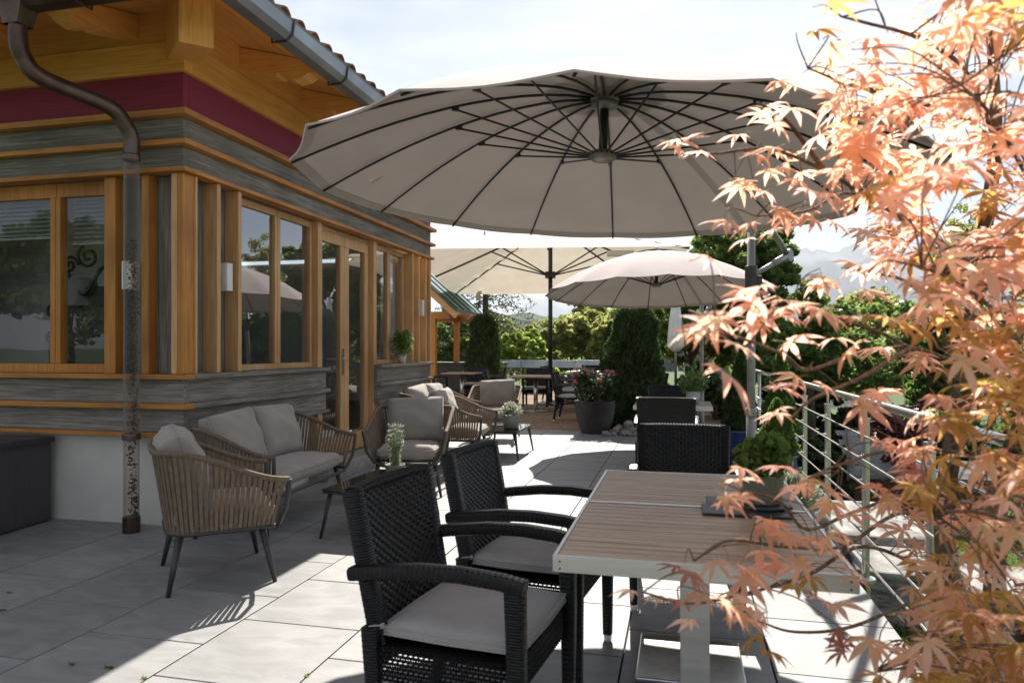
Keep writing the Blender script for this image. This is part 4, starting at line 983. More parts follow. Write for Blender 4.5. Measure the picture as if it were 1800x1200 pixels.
# herb on coffee table 1 : tall feathery
def ribbedpot(t, r_, h_):
    MB().lathe([(r_*.85, 0), (r_*.92, .008), (r_, h_-.005), (r_*1.03, h_), (r_*.94, h_), (r_*.9, h_-.02)], 96, mod=lambda a, z, i: 1+.015*math.cos(a*24)).build('pot', 'pot', t, smooth=True)
    MB().lathe([(.001, h_-.015), (r_*.92, h_-.015)], 24).build('soil', 'soil', t)
fp = thing('feathery_plant', 'tall feathery pale green herb in a ribbed pot on the near coffee table', 'potted plant', (-2.06, 4.90, .338))
ribbedpot(fp, .072, .11); pts = []; b = MB()
for i in range(16):
    a = rnd.uniform(0, 6.28); L_ = rnd.uniform(.15, .30); dx, dy = .30*math.cos(a)*rnd.random(), .30*math.sin(a)*rnd.random(); pth = []
    for k in range(9):
        q = k/8; pp = Vector((dx*q*L_+.01*math.sin(k+i), dy*q*L_, .10+L_*q)); pth.append(pp)
        for s_ in range(9):
            aa = rnd.uniform(0, 6.28); rr = .008+.024*(1-q)*rnd.random()+.005; pts.append((pp.x+rr*math.cos(aa), pp.y+rr*math.sin(aa), pp.z+rnd.uniform(0, .015)))
    b.tube(pth, .002, 4)
b.build('stem', 'l_silver', fp); bush(pts, .021, 'l_silver', fp, aspect=3.0, jit=.7, nrm=np.array([0, 0, .7]))
# cream flowered heather on coffee table 2
h2 = thing('cream_heather', 'round cream flowering plant in a plain pot on the far coffee table', 'potted plant', (-2.0, 8.32, .338))
MB().lathe([(.075, 0), (.09, .02), (.10, .16), (.095, .165), (.088, .15)], 32).build('pot', 'pot', h2, smooth=True)
a = rs.rand(700)*2*np.pi; q = rs.rand(700); el = rs.rand(700)*1.35
p = np.stack([.16*np.sin(el)*np.cos(a)*(.4+.6*q), .16*np.sin(el)*np.sin(a)*(.4+.6*q), .15+.17*np.cos(el)*(.35+.65*q)], 1); nr_ = np.stack([np.sin(el)*np.cos(a), np.sin(el)*np.sin(a), np.cos(el)], 1)*2
bush(p, .035, 'l_silver', h2, aspect=3.5, jit=.5, nrm=nr_); k_ = q > .6; leafcards('blossom', p[k_]*1.03, .02, 'flowerw', h2, aspect=1.5, nrm=nr_[k_])
# plant on T2, sill plant
t = thing('rosemary_pot', 'grey green herb in a pale pot on the small square table', 'potted herb', (.12, 7.42, .741))
MB().lathe([(.06, 0), (.075, .13), (.068, .13)], 24).build('pot', 'whpot', t, smooth=True); bush(blob(600, (0, 0, .22), (.15, .15, .12), .9), .04, 'l_green', t, aspect=3, nrm=np.array([0, 0, .8]))
t = thing('sill_plant', 'bushy green plant in a pale pot on the right-hand window sill', 'potted plant', (-3.49, 8.52, 1.116))
MB().lathe([(.05, 0), (.07, .12), (.065, .12)], 24).build('pot', 'whpot', t, smooth=True); bush(np.concatenate([blob(500, (0, 0, .24), (.14, .18, .16), .9), blob(250, (.04, -.05, .32), (.12, .14, .12), .9)]), .045, 'l_green', t, aspect=3, nrm=np.array([0, 0, .8]))
# grey-leaved plant by railing in dark pot
t = thing('lavender_pot', 'silvery bushy lavender in a dark pot at the table corner by the railing', 'potted plant', (.66, 4.75, 0))
MB().lathe([(.12, 0), (.14, .02), (.17, .26), (.175, .28), (.155, .28)], 28).build('pot', 'bpot', t, smooth=True); MB().lathe([(.001, .265), (.16, .265)], 20).build('soil', 'soil', t)
a = rs.rand(900)*2*np.pi; el = rs.rand(900)*1.4; q = rs.rand(900)**.5; nr_ = np.stack([np.sin(el)*np.cos(a), np.sin(el)*np.sin(a), np.cos(el)], 1)
bush(nr_*(.22*q)[:, None]*np.array([1, 1, 1.15])+np.array([0, 0, .28]), .06, 'l_silver', t, aspect=4.5, jit=.35, nrm=nr_*2)
# big basket planter with pink flowers
t = thing('basket_planter', 'large dark basket-textured planter with dark foliage and pink blossom at the paver edge', 'planter', (-1.30, 11.0, 0))
def wmod(a, z, i): return 1+.018*(1 if (int(a/(2*math.pi)*40)+i) % 2 else -1)
pr = []
for i in range(27):
    q = i/26; pr.append((.21+.095*math.sin(q*1.75), .50*q))
MB().lathe(pr+[(.27, .50), (.265, .46)], 80, mod=wmod).build('pot', 'brpot', t, smooth=False); MB().lathe([(.001, .47), (.275, .47)], 24).build('soil', 'soil', t)
bush(np.concatenate([blob(900, (0, 0, .70), (.34, .34, .26), .7), blob(300, (-.15, 0, .86), (.2, .2, .14), .8), blob(300, (.2, .0, .72), (.2, .2, .15), .8)]), .065, 'l_dark', t, aspect=1.7)
bush(np.concatenate([blob(160, (-.2, -.05, .93), (.22, .2, .10), .9), blob(110, (.25, -.1, .92), (.14, .14, .06), .9)]), .05, 'l_purple', t, name='dark_leaves')
bush(np.concatenate([blob(34, (.11, -.30, .83), (.03, .03, .05), .9), blob(20, (-.27, -.22, .80), (.04, .03, .04), .9), blob(14, (.13, -.31, .74), (.02, .02, .02), .9)]), .028, 'pink', t, name='blossom')
# rocks
def rock_mesh(seed):
    r_ = random.Random(seed); b = MB(); n, m_ = 9, 6; v = []; ph = [r_.uniform(0, 6) for _ in range(5)]
    for j in range(m_+1):
        for i in range(n):
            th = math.pi*j/m_; a = 2*math.pi*i/n; k = 1+.18*math.sin(2*a+ph[0]+th)+.14*math.cos(3*a+ph[1])*math.sin(2*th+ph[2])+r_.uniform(-.09, .09)
            v.append((k*math.sin(th)*math.cos(a), k*.8*math.sin(th)*math.sin(a), .62*k*math.cos(th)))
    b.add(v, [(j*n+i, j*n+(i+1) % n, (j+1)*n+(i+1) % n, (j+1)*n+i) for j in range(m_) for i in range(n)])
    me = bpy.data.meshes.new('stone'); me.from_pydata(b.v, [], b.f); return me
rm = [rock_mesh(i) for i in range(6)]
OW = 'leftmost second third fourth fifth sixth seventh eighth ninth tenth eleventh twelfth thirteenth'.split()
def rocks(rows, g):
    """rows: (row phrase, [(x, y, z, size)]) ; each stone is told apart by its place in its row."""
    i = 0
    for ph, spots in rows:
        for k, (x, y, z, s_) in enumerate(sorted(spots)):
            o = link('stone', rm[i % 6], 'rock'); o.location = (x, y, z); o.rotation_euler = (rnd.uniform(-.4, .4), rnd.uniform(-.4, .4), rnd.uniform(0, 6)); o.scale = (s_, s_, s_*.9); i += 1
            sz = 'small' if s_ < .065 else ('large' if s_ > .095 else 'medium')
            tag(o, '%s pale stone, %s %s' % (sz, OW[k] if k == 0 else OW[k]+' from left', ph), 'stone', g)
def row(n, x0, x1, y, dz, j=.05): return [(x0+(x1-x0)*(i+.5)/n+rnd.uniform(-.03, .03), y+rnd.uniform(-j, j), sz_*.45+dz, sz_) for i in range(n) for sz_ in [rnd.uniform(.05, .11)]]
rocks([('in the front row at the thuja foot', row(11, -1.0, .15, 10.70, 0)+[(-1.08, 10.62, .03, .075)]), ('in the middle row at the thuja foot', row(11, -.95, .2, 10.86, .03)), ('in the back row at the thuja foot', row(9, -.9, .2, 11.05, .05)),
       ('on top of the heap at the thuja foot', row(6, -.8, -.1, 10.85, .12))], 'stones heaped under the thuja')
rocks([('in front behind the small square table', row(6, .2, .7, 9.1, 0)), ('at the back behind the small square table', row(5, .2, .7, 9.5, .03))], 'stones by the second parasol pole')
# ================================================================= RAILING
rl = thing('steel_railing', 'stainless steel railing with thin horizontal bars along the terrace edge', 'railing', (1.03, 6.5, 0))
ps = [6.48, 5.50, 4.42, 3.34, 2.26, 1.18, .1]
for y in ps:
    o = MB(); o.lathe([(.021, -.02), (.021, .90)], 20, (0, y-6.5, 0)); o.lathe([(.0085, .90), (.0085, .985)], 12, (0, y-6.5, 0)); o.lathe([(.025, .885), (.025, .905)], 20, (0, y-6.5, 0))
    o.lathe([(.024, -.34), (.024, -.03)], 20, (0, y-6.5, 0)); p_ = o.build('post', 'steel', rl, smooth=False); MB().lathe([(.052, -.035), (.055, -.03), (.055, -.012), (.05, -.008)], 28, (0, y-6.5, 0)).build('flange', 'steel', p_)
    for z in (.82, .685, .55, .415, .28, .145): MB().tube([(0, y-6.5, z), (-.045, y-6.5, z)], .006, 8).build('bar_holder', 'steel', p_)
MB().tube([(0, .12, 1.0), (0, -7.2, 1.0)], .021, 18).build('handrail', 'steel', rl, smooth=True)
for z in (.82, .685, .55, .415, .28, .145): MB().tube([(-.05, .12, z), (-.05, -7.2, z)], .0062, 8).build('bar', 'steel', rl, smooth=True)
r2 = thing('steel_railing', 'farther short piece of steel railing behind the blue potted thujas', 'railing', (1.0, 9.4, 0))
for x, y in ((0, -.9), (0, .4), (0, 1.7)): MB().tube([(x, y, -.3), (x, y, .97)], .021, 14).build('post', 'steel', r2, smooth=True)
MB().tube([(0, -.95, 1.0), (0, 1.9, 1.0)], .021, 14).build('handrail', 'steel', r2, smooth=True)
for z in (.82, .685, .55, .415, .28, .145): MB().tube([(-.05, -.9, z), (-.05, 1.8, z)], .006, 8).build('bar', 'steel', r2, smooth=True)
# gneiss blocks beside terrace
def gblock(x0, x1, y0, y1, z0, z1, lab):
    b = MB(); nx, ny, nz = 10, 10, 3; V = {}; 
    b.box(x0, x1, y0, y1, z0, z1); o = b.build('stone_block', 'gneiss', bevel=.02)
    o.data.transform(Matrix.Translation((-(x0+x1)/2, -(y0+y1)/2, -z0))); o.location = ((x0+x1)/2, (y0+y1)/2, z0); o.rotation_euler = (0, 0, R(rnd.uniform(-4, 4)))
    tag(o, lab, 'stone block', 'rough stone blocks below the railing')
gblock(1.14, 1.80, 5.62, 6.9, -.45, -.06, 'rough pale stone block below the railing, farthest from the viewer')
gblock(1.12, 1.74, 4.85, 5.52, -.48, -.10, 'rough pale stone block below the middle railing posts')
gblock(1.95, 2.5, 5.3, 6.1, -.70, -.34, 'lower rough stone block on the lawn side of the railing')
# ================================================================= FAR STRUCTURES
pv = thing('timber_pavilion', 'small timber pavilion with green sheet roof beyond the corner of the restaurant', 'pavilion', (-7.55, 17.6, 0))
def pav():
    ex, rx = 2.15, 0; ez, rz2 = 2.2, 4.1; y0, y1 = -.9, 1.6
    def sl(nm, m, t0, t1, dz, side):
        b = MB(); v = [(side*rx, y0, rz2+dz), (side*ex, y0, ez+dz), (side*ex, y1, ez+dz), (side*rx, y1, rz2+dz)]; v += [(x, y, z+t1) for x, y, z in v]
        b.add(v, [(0, 1, 2, 3), (7, 6, 5, 4), (0, 4, 5, 1), (1, 5, 6, 2), (2, 6, 7, 3), (3, 7, 4, 0)]); b.build(nm, m, pv)
    for s_ in (-1, 1):
        sl('roof_boarding', 'orx', 0, .03, 0, s_); sl('roof_sheet', 'green', 0, .05, .034, s_)
        for k in range(3):
            y = y0+.02+k*1.15; b = MB(); b.obox((s_*ex/2, y+.05, (ez+rz2)/2-.09), (math.hypot(ex, rz2-ez), .1, .15), Matrix.Rotation(s_*math.atan2(rz2-ez, ex), 3, 'Y')); b.build('rafter', 'lwx', pv)
        for k in range(5):
            y = y0+.1+k*.55; b = MB(); b.obox((s_*ex/2, y, (ez+rz2)/2+.10), (math.hypot(ex, rz2-ez), .03, .03), Matrix.Rotation(s_*math.atan2(rz2-ez, ex), 3, 'Y')); b.build('standing_seam', 'green', pv)
    for x in (-1.6, 1.45):
        for y in (-.6, 1.3): bx('post', 'orz', pv, (x-.07, x+.07, y-.07, y+.07, -.2, 2.05))
    for y in (-.6, 1.3): bx('tie_beam', 'orx', pv, (-1.9, 1.9, y-.08, y+.08, 2.052, 2.24))
    for x in (-1.6, 1.45): bx('purlin', 'ory', pv, (x-.07, x+.07, -.5, 1.2, 2.055, 2.2))
pav()
ct = thing('dark_counter', 'long dark grey stone counter behind the left dining table', 'counter', (-6.3, 19.0, 0))
bx('counter_body', 'slate', ct, (-2.0, 1.55, -.3, .3, 0, .88)); bx('counter_top', 'charm', ct, (-2.05, 1.6, -.35, .35, .882, .93))
pp = thing('blue_panel_fence', 'low pale blue panel fence at the far edge of the paver terrace', 'fence', (-3.6, 21.6, 0))
for i in range(6): bx('panel', 'blue', pp, (-2.1+i*.85+.01, -2.1+i*.85+.83, -.01, .01, .72, .95))
for i in range(7): bx('post', 'steel', pp, (-2.1+i*.85-.006, -2.1+i*.85+.006, -.02, .02, -.4, .97))
# low hedge/planter strip below panel
# garden shed
sh = thing('garden_shed', 'red brown garden shed with grey shingle roof on the lawn below the railing', 'shed', (3.0, 13.2, -1.52))
bx('wall', 'redwood', sh, (-.1, 2.1, 0, 1.6, 0, .72))
for i in range(7): bx('wall_board', 'redwood', sh, (-.12, 2.12, -.025, -.003, .02+i*.10, .115+i*.10))
b = MB(); b.add([(-.25, -.35, .66), (2.25, -.35, .66), (2.15, .85, 1.3), (-.05, .85, 1.3), (-.25, -.35, .70), (2.25, -.35, .70), (2.15, .85, 1.34), (-.05, .85, 1.34)], [(0, 1, 2, 3), (7, 6, 5, 4), (0, 4, 5, 1), (1, 5, 6, 2), (2, 6, 7, 3), (3, 7, 4, 0)]); b.build('roof', 'shingle', sh)
for r_ in range(9):
    z0 = .70+r_*.068; y0 = -.36+r_*.132; b = MB()
    for i in range(14):
        x0 = -.25+i*.18+(.09 if r_ % 2 else 0); b.add([(x0+.003, y0, z0+.012), (x0+.175, y0, z0+.012), (x0+.175, y0+.135, z0+.085), (x0+.003, y0+.135, z0+.085), (x0+.003, y0, z0), (x0+.175, y0, z0)], [(0, 1, 2, 3), (4, 5, 1, 0)])
    b.build('shingle_row', 'shingle', sh)
b = MB(); b.add([(-.27, -.36, .60), (-.25, -.38, .75), (-.05, .86, 1.40), (-.07, .86, 1.25)], [(0, 1, 2, 3)]); b.add([(-.29, -.36, .60), (-.27, -.38, .75), (-.07, .86, 1.40), (-.09, .86, 1.25)], [(3, 2, 1, 0)]); b.build('barge_board', 'hwhite', sh)
# far house with white roof and others
def house(x, y, z, w_, d_, h_, lab, rm_='hwhite', wm='hwhite'):
    t = thing('far_house', lab, 'house', (x, y, z), R(rnd.uniform(-20, 20)))
    bx('wall', wm, t, (-w_/2, w_/2, -d_/2, d_/2, 0, h_), bevel=0); b = MB(); e = .5
    v = [(-w_/2-e, -d_/2-e, h_), (w_/2+e, -d_/2-e, h_), (w_/2+e, 0, h_+d_*.3), (-w_/2-e, 0, h_+d_*.3), (w_/2+e, d_/2+e, h_), (-w_/2-e, d_/2+e, h_)]
    b.add(v, [(0, 1, 2, 3), (3, 2, 4, 5), (1, 4, 2), (0, 3, 5)]); b.build('roof', rm_, t)
    for i in range(3): bx('window', 'indark', t, (-w_/2+w_*(.15+.28*i), -w_/2+w_*(.15+.28*i)+.9, -d_/2-.03, -d_/2-.004, h_*.35, h_*.7), bevel=0)
p_ = ray(957, 607, 75); house(p_.x, p_.y, p_.z-3.3, 7, 6, 2.6, 'white roofed house far off among the olive shrubs')
p_ = ray(1468, 640, 45); house(p_.x, p_.y, p_.z-2.6, 5, 5, 2.2, 'pale house showing between the leafy trees right of the parasol pole')
p_ = ray(1600, 590, 60); house(p_.x, p_.y, p_.z-3.6, 6, 5, 2.8, 'pale house half hidden behind the maple branches', 'shingle')
# pylon
def pylon():
    p_ = ray(925, 585, 900); t = thing('power_pylon', 'tiny lattice power pylon on the wooded hill', 'pylon', (p_.x, p_.y, p_.z-12)); b = MB(); H = 12+36
    for sx in (-1, 1):
        for sy in (-1, 1): b.tube([(sx*3, sy*3, 0), (sx*.8, sy*.8, H*.7), (0, 0, H)], .35, 4)
    for k in range(7):
        z = H*.1*k; r_ = 3-2.2*k/7
        b.tube([(-r_, -r_, z), (r_, -r_, z+H*.1)], .22, 4); b.tube([(r_, -r_, z), (-r_, -r_, z+H*.1)], .22, 4)
    for z, w_ in ((H*.62, 9), (H*.76, 11), (H*.9, 7)): b.tube([(-w_, 0, z), (w_, 0, z)], .4, 4)
    b.build('lattice', 'charm', t)
pylon()
# ================================================================= HILLS AND MOUNTAINS
def ridge(name, d, pts, depth, m, base, lab, rough_=.03, n=160):
    """Solid ridge through silhouette points (px, py) at distance d, falling off to both sides."""
    b = MB(); V = []; F = []; rr = random.Random(len(name)+int(d)); x0, x1 = pts[0][0], pts[-1][0]; ph = [rr.uniform(0, 6) for _ in range(8)]; rows = 9
    for i in range(n+1):
        px = x0+(x1-x0)*i/n; k = 0
        while k < len(pts)-2 and pts[k+1][0] < px: k += 1
        u = (px-pts[k][0])/(pts[k+1][0]-pts[k][0]); u = u*u*(3-2*u); py = pts[k][1]+(pts[k+1][1]-pts[k][1])*u
        top = ray(px, py, d); hh = top.z-base; hh += hh*rough_*(math.sin(i*.5+ph[0])+.6*math.sin(i*1.3+ph[1])+.4*math.sin(i*2.9+ph[2])+rr.uniform(-.4, .4))
        dr = Vector((top.x, top.y, 0)).normalized()
        for j in range(rows):
            q = -1+2*j/(rows-1); f_ = math.exp(-(q*1.9)**2)-math.exp(-3.61)*abs(q)
            V.append((top.x+dr.x*q*depth, top.y+dr.y*q*depth, base+hh*f_*(1+.12*math.sin(i*.7+j*1.7+ph[3])*(1-abs(1-2*abs(q)))*(abs(q) > .05))-(2 if abs(q) == 1 else 0)))
    for i in range(n):
        for j in range(rows-1): a = i*rows+j; F.append((a, a+rows, a+rows+1, a+1))
    b.add(V, F); tag(b.build(name, m, smooth=True), lab, kind='structure')
ridge('mountain', 6500, [(560, 560), (800, 562), (900, 549), (945, 523), (985, 533), (1040, 528), (1100, 542), (1200, 560)], 1500, 'mount', -60, 'hazy blue mountain far behind the dining tables')
ridge('mountain', 4200, [(1180, 560), (1290, 480), (1350, 448), (1420, 440), (1500, 434), (1580, 436), (1680, 452), (1800, 470), (2000, 500), (2300, 540), (2700, 560)], 1300, 'mount', -60, 'large hazy mountain behind the maple on the right')
ridge('wooded_hill', 480, [(500, 570), (760, 566), (860, 556), (905, 550), (960, 558), (1020, 565), (1150, 572), (1500, 566), (1900, 560), (2300, 570), (2600, 575)], 120, 'forest', -14, 'dark wooded hill beyond the garden trees', .02)
def conifer_belt():
    V = []; F = []; k = 0
    for i in range(900):
        d = rs.uniform(330, 470); px = rs.uniform(560, 2100); g = ray(px, 600, d); h = rs.uniform(9, 17); r_ = h*.17; zb = -13+max(0, (d-360)/120*18)*.9
        for l in range(4):
            z0 = zb+h*l*.2; z1 = z0+h*.42; r2_ = r_*(1-l*.2)
            for s_ in range(6):
                a0, a1 = s_*math.pi/3, (s_+1)*math.pi/3
                V += [(g.x+r2_*math.cos(a0), g.y+r2_*math.sin(a0), z0), (g.x+r2_*math.cos(a1), g.y+r2_*math.sin(a1), z0), (g.x, g.y, z1)]; F.append((k, k+1, k+2)); k += 3
    o = link('conifer_wood', npmesh('conifer_wood', V, F, 3), 'l_dark'); tag(o, 'dark conifer wood covering the far hill', 'wood', kind='stuff')
conifer_belt()
# ================================================================= TREES
def tree(name, label, cat, x, y, z0, h, crown_r, crown_z, m, nleaf=9000, leaf=.10, trunk_r=.10, nl=7, blobs=9, seed=1, group=None, squash=.8, spread=.75, bare=.0):
    r_ = random.Random(seed); t = thing(name, label, cat, (x, y, z0), 0, group)
    b = MB(); top = Vector((r_.uniform(-.1, .1)*h*.3, r_.uniform(-.1, .1)*h*.3, crown_z*1.02)); mid = Vector((r_.uniform(-.04, .04)*h, r_.uniform(-.04, .04)*h, crown_z*.5))
    tr = [Vector((0, 0, -1.4)), mid*.5+Vector((.02*h*r_.uniform(-1, 1), 0, 0)), mid, (mid+top)/2, top]; b.tube(tr, [trunk_r*1.25, trunk_r, trunk_r*.85, trunk_r*.6, trunk_r*.35], 9)
    b.build('trunk', 'bark', t, smooth=True); cs = []
    lb = MB()
    for i in range(blobs):
        a = 2*math.pi*(i/blobs+r_.uniform(-.06, .06))*1.618*3; el = r_.uniform(-.35, 1.0); rr = crown_r*spread*math.sqrt(r_.uniform(.25, 1))
        c = Vector((rr*math.cos(a)*math.cos(el*.9), rr*math.sin(a)*math.cos(el*.9), crown_z+crown_r*squash*math.sin(el)*r_.uniform(.6, 1.0))); cs.append((c, crown_r*r_.uniform(.30, .50)))
        s_ = tr[2].lerp(tr[4], r_.uniform(0, .9)); m_ = s_.lerp(c, .5)+Vector((0, 0, .08*h*r_.uniform(-.5, 1))); lb.tube([s_, m_, c], [trunk_r*.4, trunk_r*.25, trunk_r*.1], 6)
        for k in range(3):
            e = c+Vector((r_.gauss(0, 1), r_.gauss(0, 1), r_.gauss(0, .7))).normalized()*cs[-1][1]*.9; lb.tube([m_.lerp(c, .6), e], [trunk_r*.12, trunk_r*.04], 4)
    lb.build('limbs', 'bark', t, smooth=True)
    P = []
    for c, r2_ in cs:
        n = int(nleaf/blobs); sub = 14; 
        for k in range(sub):
            d = Vector((r_.gauss(0, 1), r_.gauss(0, 1), r_.gauss(0, .8))).normalized()*r2_*r_.uniform(.45, 1.05)
            P.append(blob(int(n/sub), (c.x+d.x, c.y+d.y, c.z+d.z), (r2_*.34, r2_*.34, r2_*.24), .85))
    P = np.concatenate(P); leafcards('crown', P, leaf, m, t, aspect=1.6, nrm=np.array([0, 0, .5])); return t
def at(px, d): q = ray(px, 613, d); return q.x, q.y
# right-hand leafy tree behind the second parasol
x, y = at(1300, 15.5); tree('leafy_tree', 'dense round green tree rising behind the second taupe parasol', 'tree', x, y, gz0(x, y), 4.3, 1.5, 2.85, 'l_green', 26000, .13, .13, seed=4, blobs=13, squash=.95)
x, y = at(1215, 17.5); tree('leafy_tree', 'shorter green tree behind the wide clipped thuja', 'tree', x, y, gz0(x, y), 3.4, 1.5, 1.9, 'l_green', 15000, .13, .1, seed=14, blobs=10)
x, y = at(1420, 14.5); tree('leafy_tree', 'low dark leafy tree behind the railing end', 'tree', x, y, gz0(x, y), 3.0, 1.55, 1.65, 'l_green', 20000, .11, .1, seed=5, blobs=11, squash=.9)
x, y = at(1545, 16.5); tree('leafy_tree', 'mid green tree beyond the garden shed', 'tree', x, y, gz0(x, y), 3.0, 1.9, 1.8, 'l_olive', 16000, .12, .1, seed=6, blobs=10)
x, y = at(1690, 15); tree('leafy_tree', 'bushy tree at the right behind the maple branches', 'tree', x, y, gz0(x, y), 3.0, 1.8, 2.0, 'l_green', 16000, .12, .1, seed=7, blobs=10)
x, y = at(1830, 13); tree('leafy_tree', 'bushy tree at the right edge behind the maple', 'tree', x, y, gz0(x, y), 3.0, 1.7, 1.9, 'l_olive', 14000, .12, .1, seed=8, blobs=10)
tree('sparse_tree', 'tall thin-leaved tree standing above the hedge at far right', 'tree', 8.6, 25, gz0(8.6, 25), 6.2, 1.35, 5.6, 'l_olive', 4500, .12, .12, seed=9, blobs=11, squash=1.1)
tree('broad_tree', 'broad green tree right of the garden, outside the fence', 'tree', 15, 17, gz0(15, 17), 3.6, 1.6, 2.4, 'l_green', 15000, .17, .2, seed=19, blobs=12)
for i_, (x_, y_) in enumerate(((-46, -26), (-39, -29), (-32, -27), (-25, -30), (-17, -28))):  # unseen trees, added to darken what the left windows reflect
    tree('leafy_tree', ('dense tree added unseen behind the viewer for dark window reflections, at the far left', 'dense tree added unseen behind the viewer for dark window reflections, left of centre', 'dense tree added unseen behind the viewer for dark window reflections', 'dense tree added unseen behind the viewer for dark window reflections, right of centre', 'dense tree added unseen behind the viewer for dark window reflections, at the right')[i_], 'tree', x_, y_, gz0(x_, y_), 11, 5.6, 5.0, 'l_green', 12000, .42, .22, seed=90+i_, blobs=9)
# hedge-like shrubs down in the garden
k = 0
for (px, d, r_, z, m, lab) in ((1450, 17.5, 1.3, -.1, 'l_dark', 'dark low shrub behind the shed roof, left'), (1530, 17.0, 1.3, -.2, 'l_green', 'leafy low shrub directly behind the shed roof'), (1425, 12.5, .75, -.45, 'l_dark', 'dark low shrub left of the shed'), (1400, 15.5, .9, .55, 'l_dark', 'dark shrub to the left of the garden shed'), (1650, 19, 1.7, 1.2, 'l_green', 'shrub behind the garden shed'), (1600, 11.2, .8, .5, 'l_purple', 'purple leaved shrub right of the garden shed'), (1760, 10.5, 1.0, .6, 'l_green', 'green shrub at the right edge of the lawn'),
                               (1390, 20, 2.0, 1.6, 'l_green', 'wide shrub behind the railing end'), (1530, 24, 2.2, 2.2, 'l_olive', 'olive shrub standing far down the garden'), (1750, 22, 2.2, 2.4, 'l_olive', 'pale olive shrub far behind the maple'), (1260, 13.0, .8, .7, 'l_dark', 'dark shrub behind the second parasol pole')):
    x, y = at(px, d); z0 = gz0(x, y); k += 1
    tree('garden_shrub', lab, 'shrub', x, y, z0, z*1.6, r_, z, m, 9000, .09 if d < 13 else .13, .05, seed=30+k, blobs=9)
# background on the left : bright weeping trees, olive willows
x, y = at(868, 24); tree('weeping_tree', 'bright green weeping tree left of the pair above the blue fence', 'tree', x, y, -.9, 2.9, .85, 2.15, 'l_bright', 8000, .13, .06, seed=41, blobs=9, squash=.8)
x, y = at(922, 23.5); tree('weeping_tree', 'bright green weeping tree right of the pair above the blue fence', 'tree', x, y, -.9, 2.9, .72, 2.25, 'l_bright', 7000, .13, .06, seed=42, blobs=9, squash=.8)
for i, (px, d, r_, z, m, lab) in enumerate(((1005, 25, 1.5, 2.4, 'l_olive', 'olive willow-like shrub right of the cream parasol mast'), (1060, 27, 1.7, 3.0, 'l_olive', 'tall olive shrub left of the clipped thuja'), (1095, 24, 1.2, 2.4, 'l_olive', 'yellow green shrub directly behind the clipped thuja'),
                                            (970, 30, 1.5, 1.5, 'l_bright', 'low yellow green shrub under the white roofed house'), (830, 31, 1.7, 2.7, 'l_olive', 'olive tree behind the dark column thuja'), (900, 36, 1.9, 2.3, 'l_olive', 'round shrub beyond the weeping trees'), (790, 27, 1.6, 2.5, 'l_green', 'green tree behind the timber pavilion'), (1130, 30, 1.8, 3.4, 'l_bright', 'yellow green tree above the clipped thuja'),
                                            (945, 45, 2.4, 1.8, 'l_green', 'green tree on the slope below the far hill'), (1010, 44, 2.4, 3.2, 'l_green', 'loose green tree below the mountain'), (870, 50, 2.8, 3.0, 'l_green', 'dull green tree on the far slope'), (740, 35, 3, 3.5, 'l_green', 'tree hidden behind the restaurant corner'))):
    x, y = at(px, d); z0 = gz0(x, y); zz = z-z0*.0
    tree('garden_tree', lab, 'tree', x, y, z0, zz-z0, r_, max(.8, z-z0-r_*.75), m, 9000, .10+.0035*d, .07, seed=60+i, blobs=10, squash=.9)
x, y = at(836, 20.5); tree('purple_shrub', 'purple leaved shrub between column thuja and blue fence', 'shrub', x, y, -.4, 1.9, .42, 1.1, 'l_purple', 3500, .08, .03, seed=80, blobs=7, squash=1.2)
# larch: tall trunk with drooping sprays
def larch():
    x, y = at(852, 26); t = thing('larch_tree', 'tall larch with drooping branches behind the cream parasol', 'tree', (x, y, -1)); r_ = random.Random(5); H = 6.6
    MB().tube([(0, 0, -.2), (.05, 0, H*.4), (0, .05, H*.75), (0, 0, H)], [.16, .13, .09, .02], 9).build('trunk', 'bark', t, smooth=True)
    lb = MB(); P = []
    for i in range(70):
        z = H*(.22+.76*i/70); a = i*2.4; L_ = (1-(z/H)**4)*1.9+.3; pth = []
        for k in range(7):
            q = k/6; pth.append(Vector((L_*q*math.cos(a), L_*q*math.sin(a), z+.25*q*L_*.3-.28*L_*q*q+.04*math.sin(k*2+i))))
        lb.tube(pth, .02, 4, r2=.005)
        for k in range(90):
            q = r_.uniform(.15, 1); p_ = pth[int(q*6)].lerp(pth[min(6, int(q*6)+1)], q*6-int(q*6)); P.append((p_.x+r_.gauss(0, .07), p_.y+r_.gauss(0, .07), p_.z-abs(r_.gauss(0, .13))))
    lb.build('branches', 'bark', t); leafcards('crown', P, .11, 'l_larch', t, aspect=3.5, nrm=np.array([0, 0, -.6]))
larch()
# lawn blades
def lawn():
    n = 60000; X = 1.1+rs.rand(n)**1.3*8; Y = 1.0+rs.rand(n)*13; Z = np.array([gz(a, b_)+.06*math.sin(a*.9)*math.cos(b_*.7)*(a > 1.5) for a, b_ in zip(X, Y)])
    P = np.stack([X, Y, Z+.02], 1); o = leafcards('grass', P, .075, 'l_grass', None, aspect=4.5, nrm=np.array([0, 0, 2.0]), jit=.9); tag(o, 'short sunlit grass on the lawn below the railing', 'grass', kind='stuff')
lawn()
# moss tufts in slab joints
def moss():
    P = []
    for px, py in ((17, 1042), (6, 1073), (127, 1168), (186, 1174), (195, 1175), (540, 1188), (253, 1193), (305, 950)):
        d = 1245*1.3/(py-613); q = ray(px, py, d)
        for i in range(14): P.append((q.x+rs.normal()*.009, q.y+rs.normal()*.004, .003+abs(rs.normal())*.003))
    o = leafcards('moss', P, .011, 'l_green', None, aspect=2.5, nrm=np.array([0, 0, 1.0])); tag(o, 'small green moss tufts in the joints of the slabs', 'moss', kind='stuff')
moss()
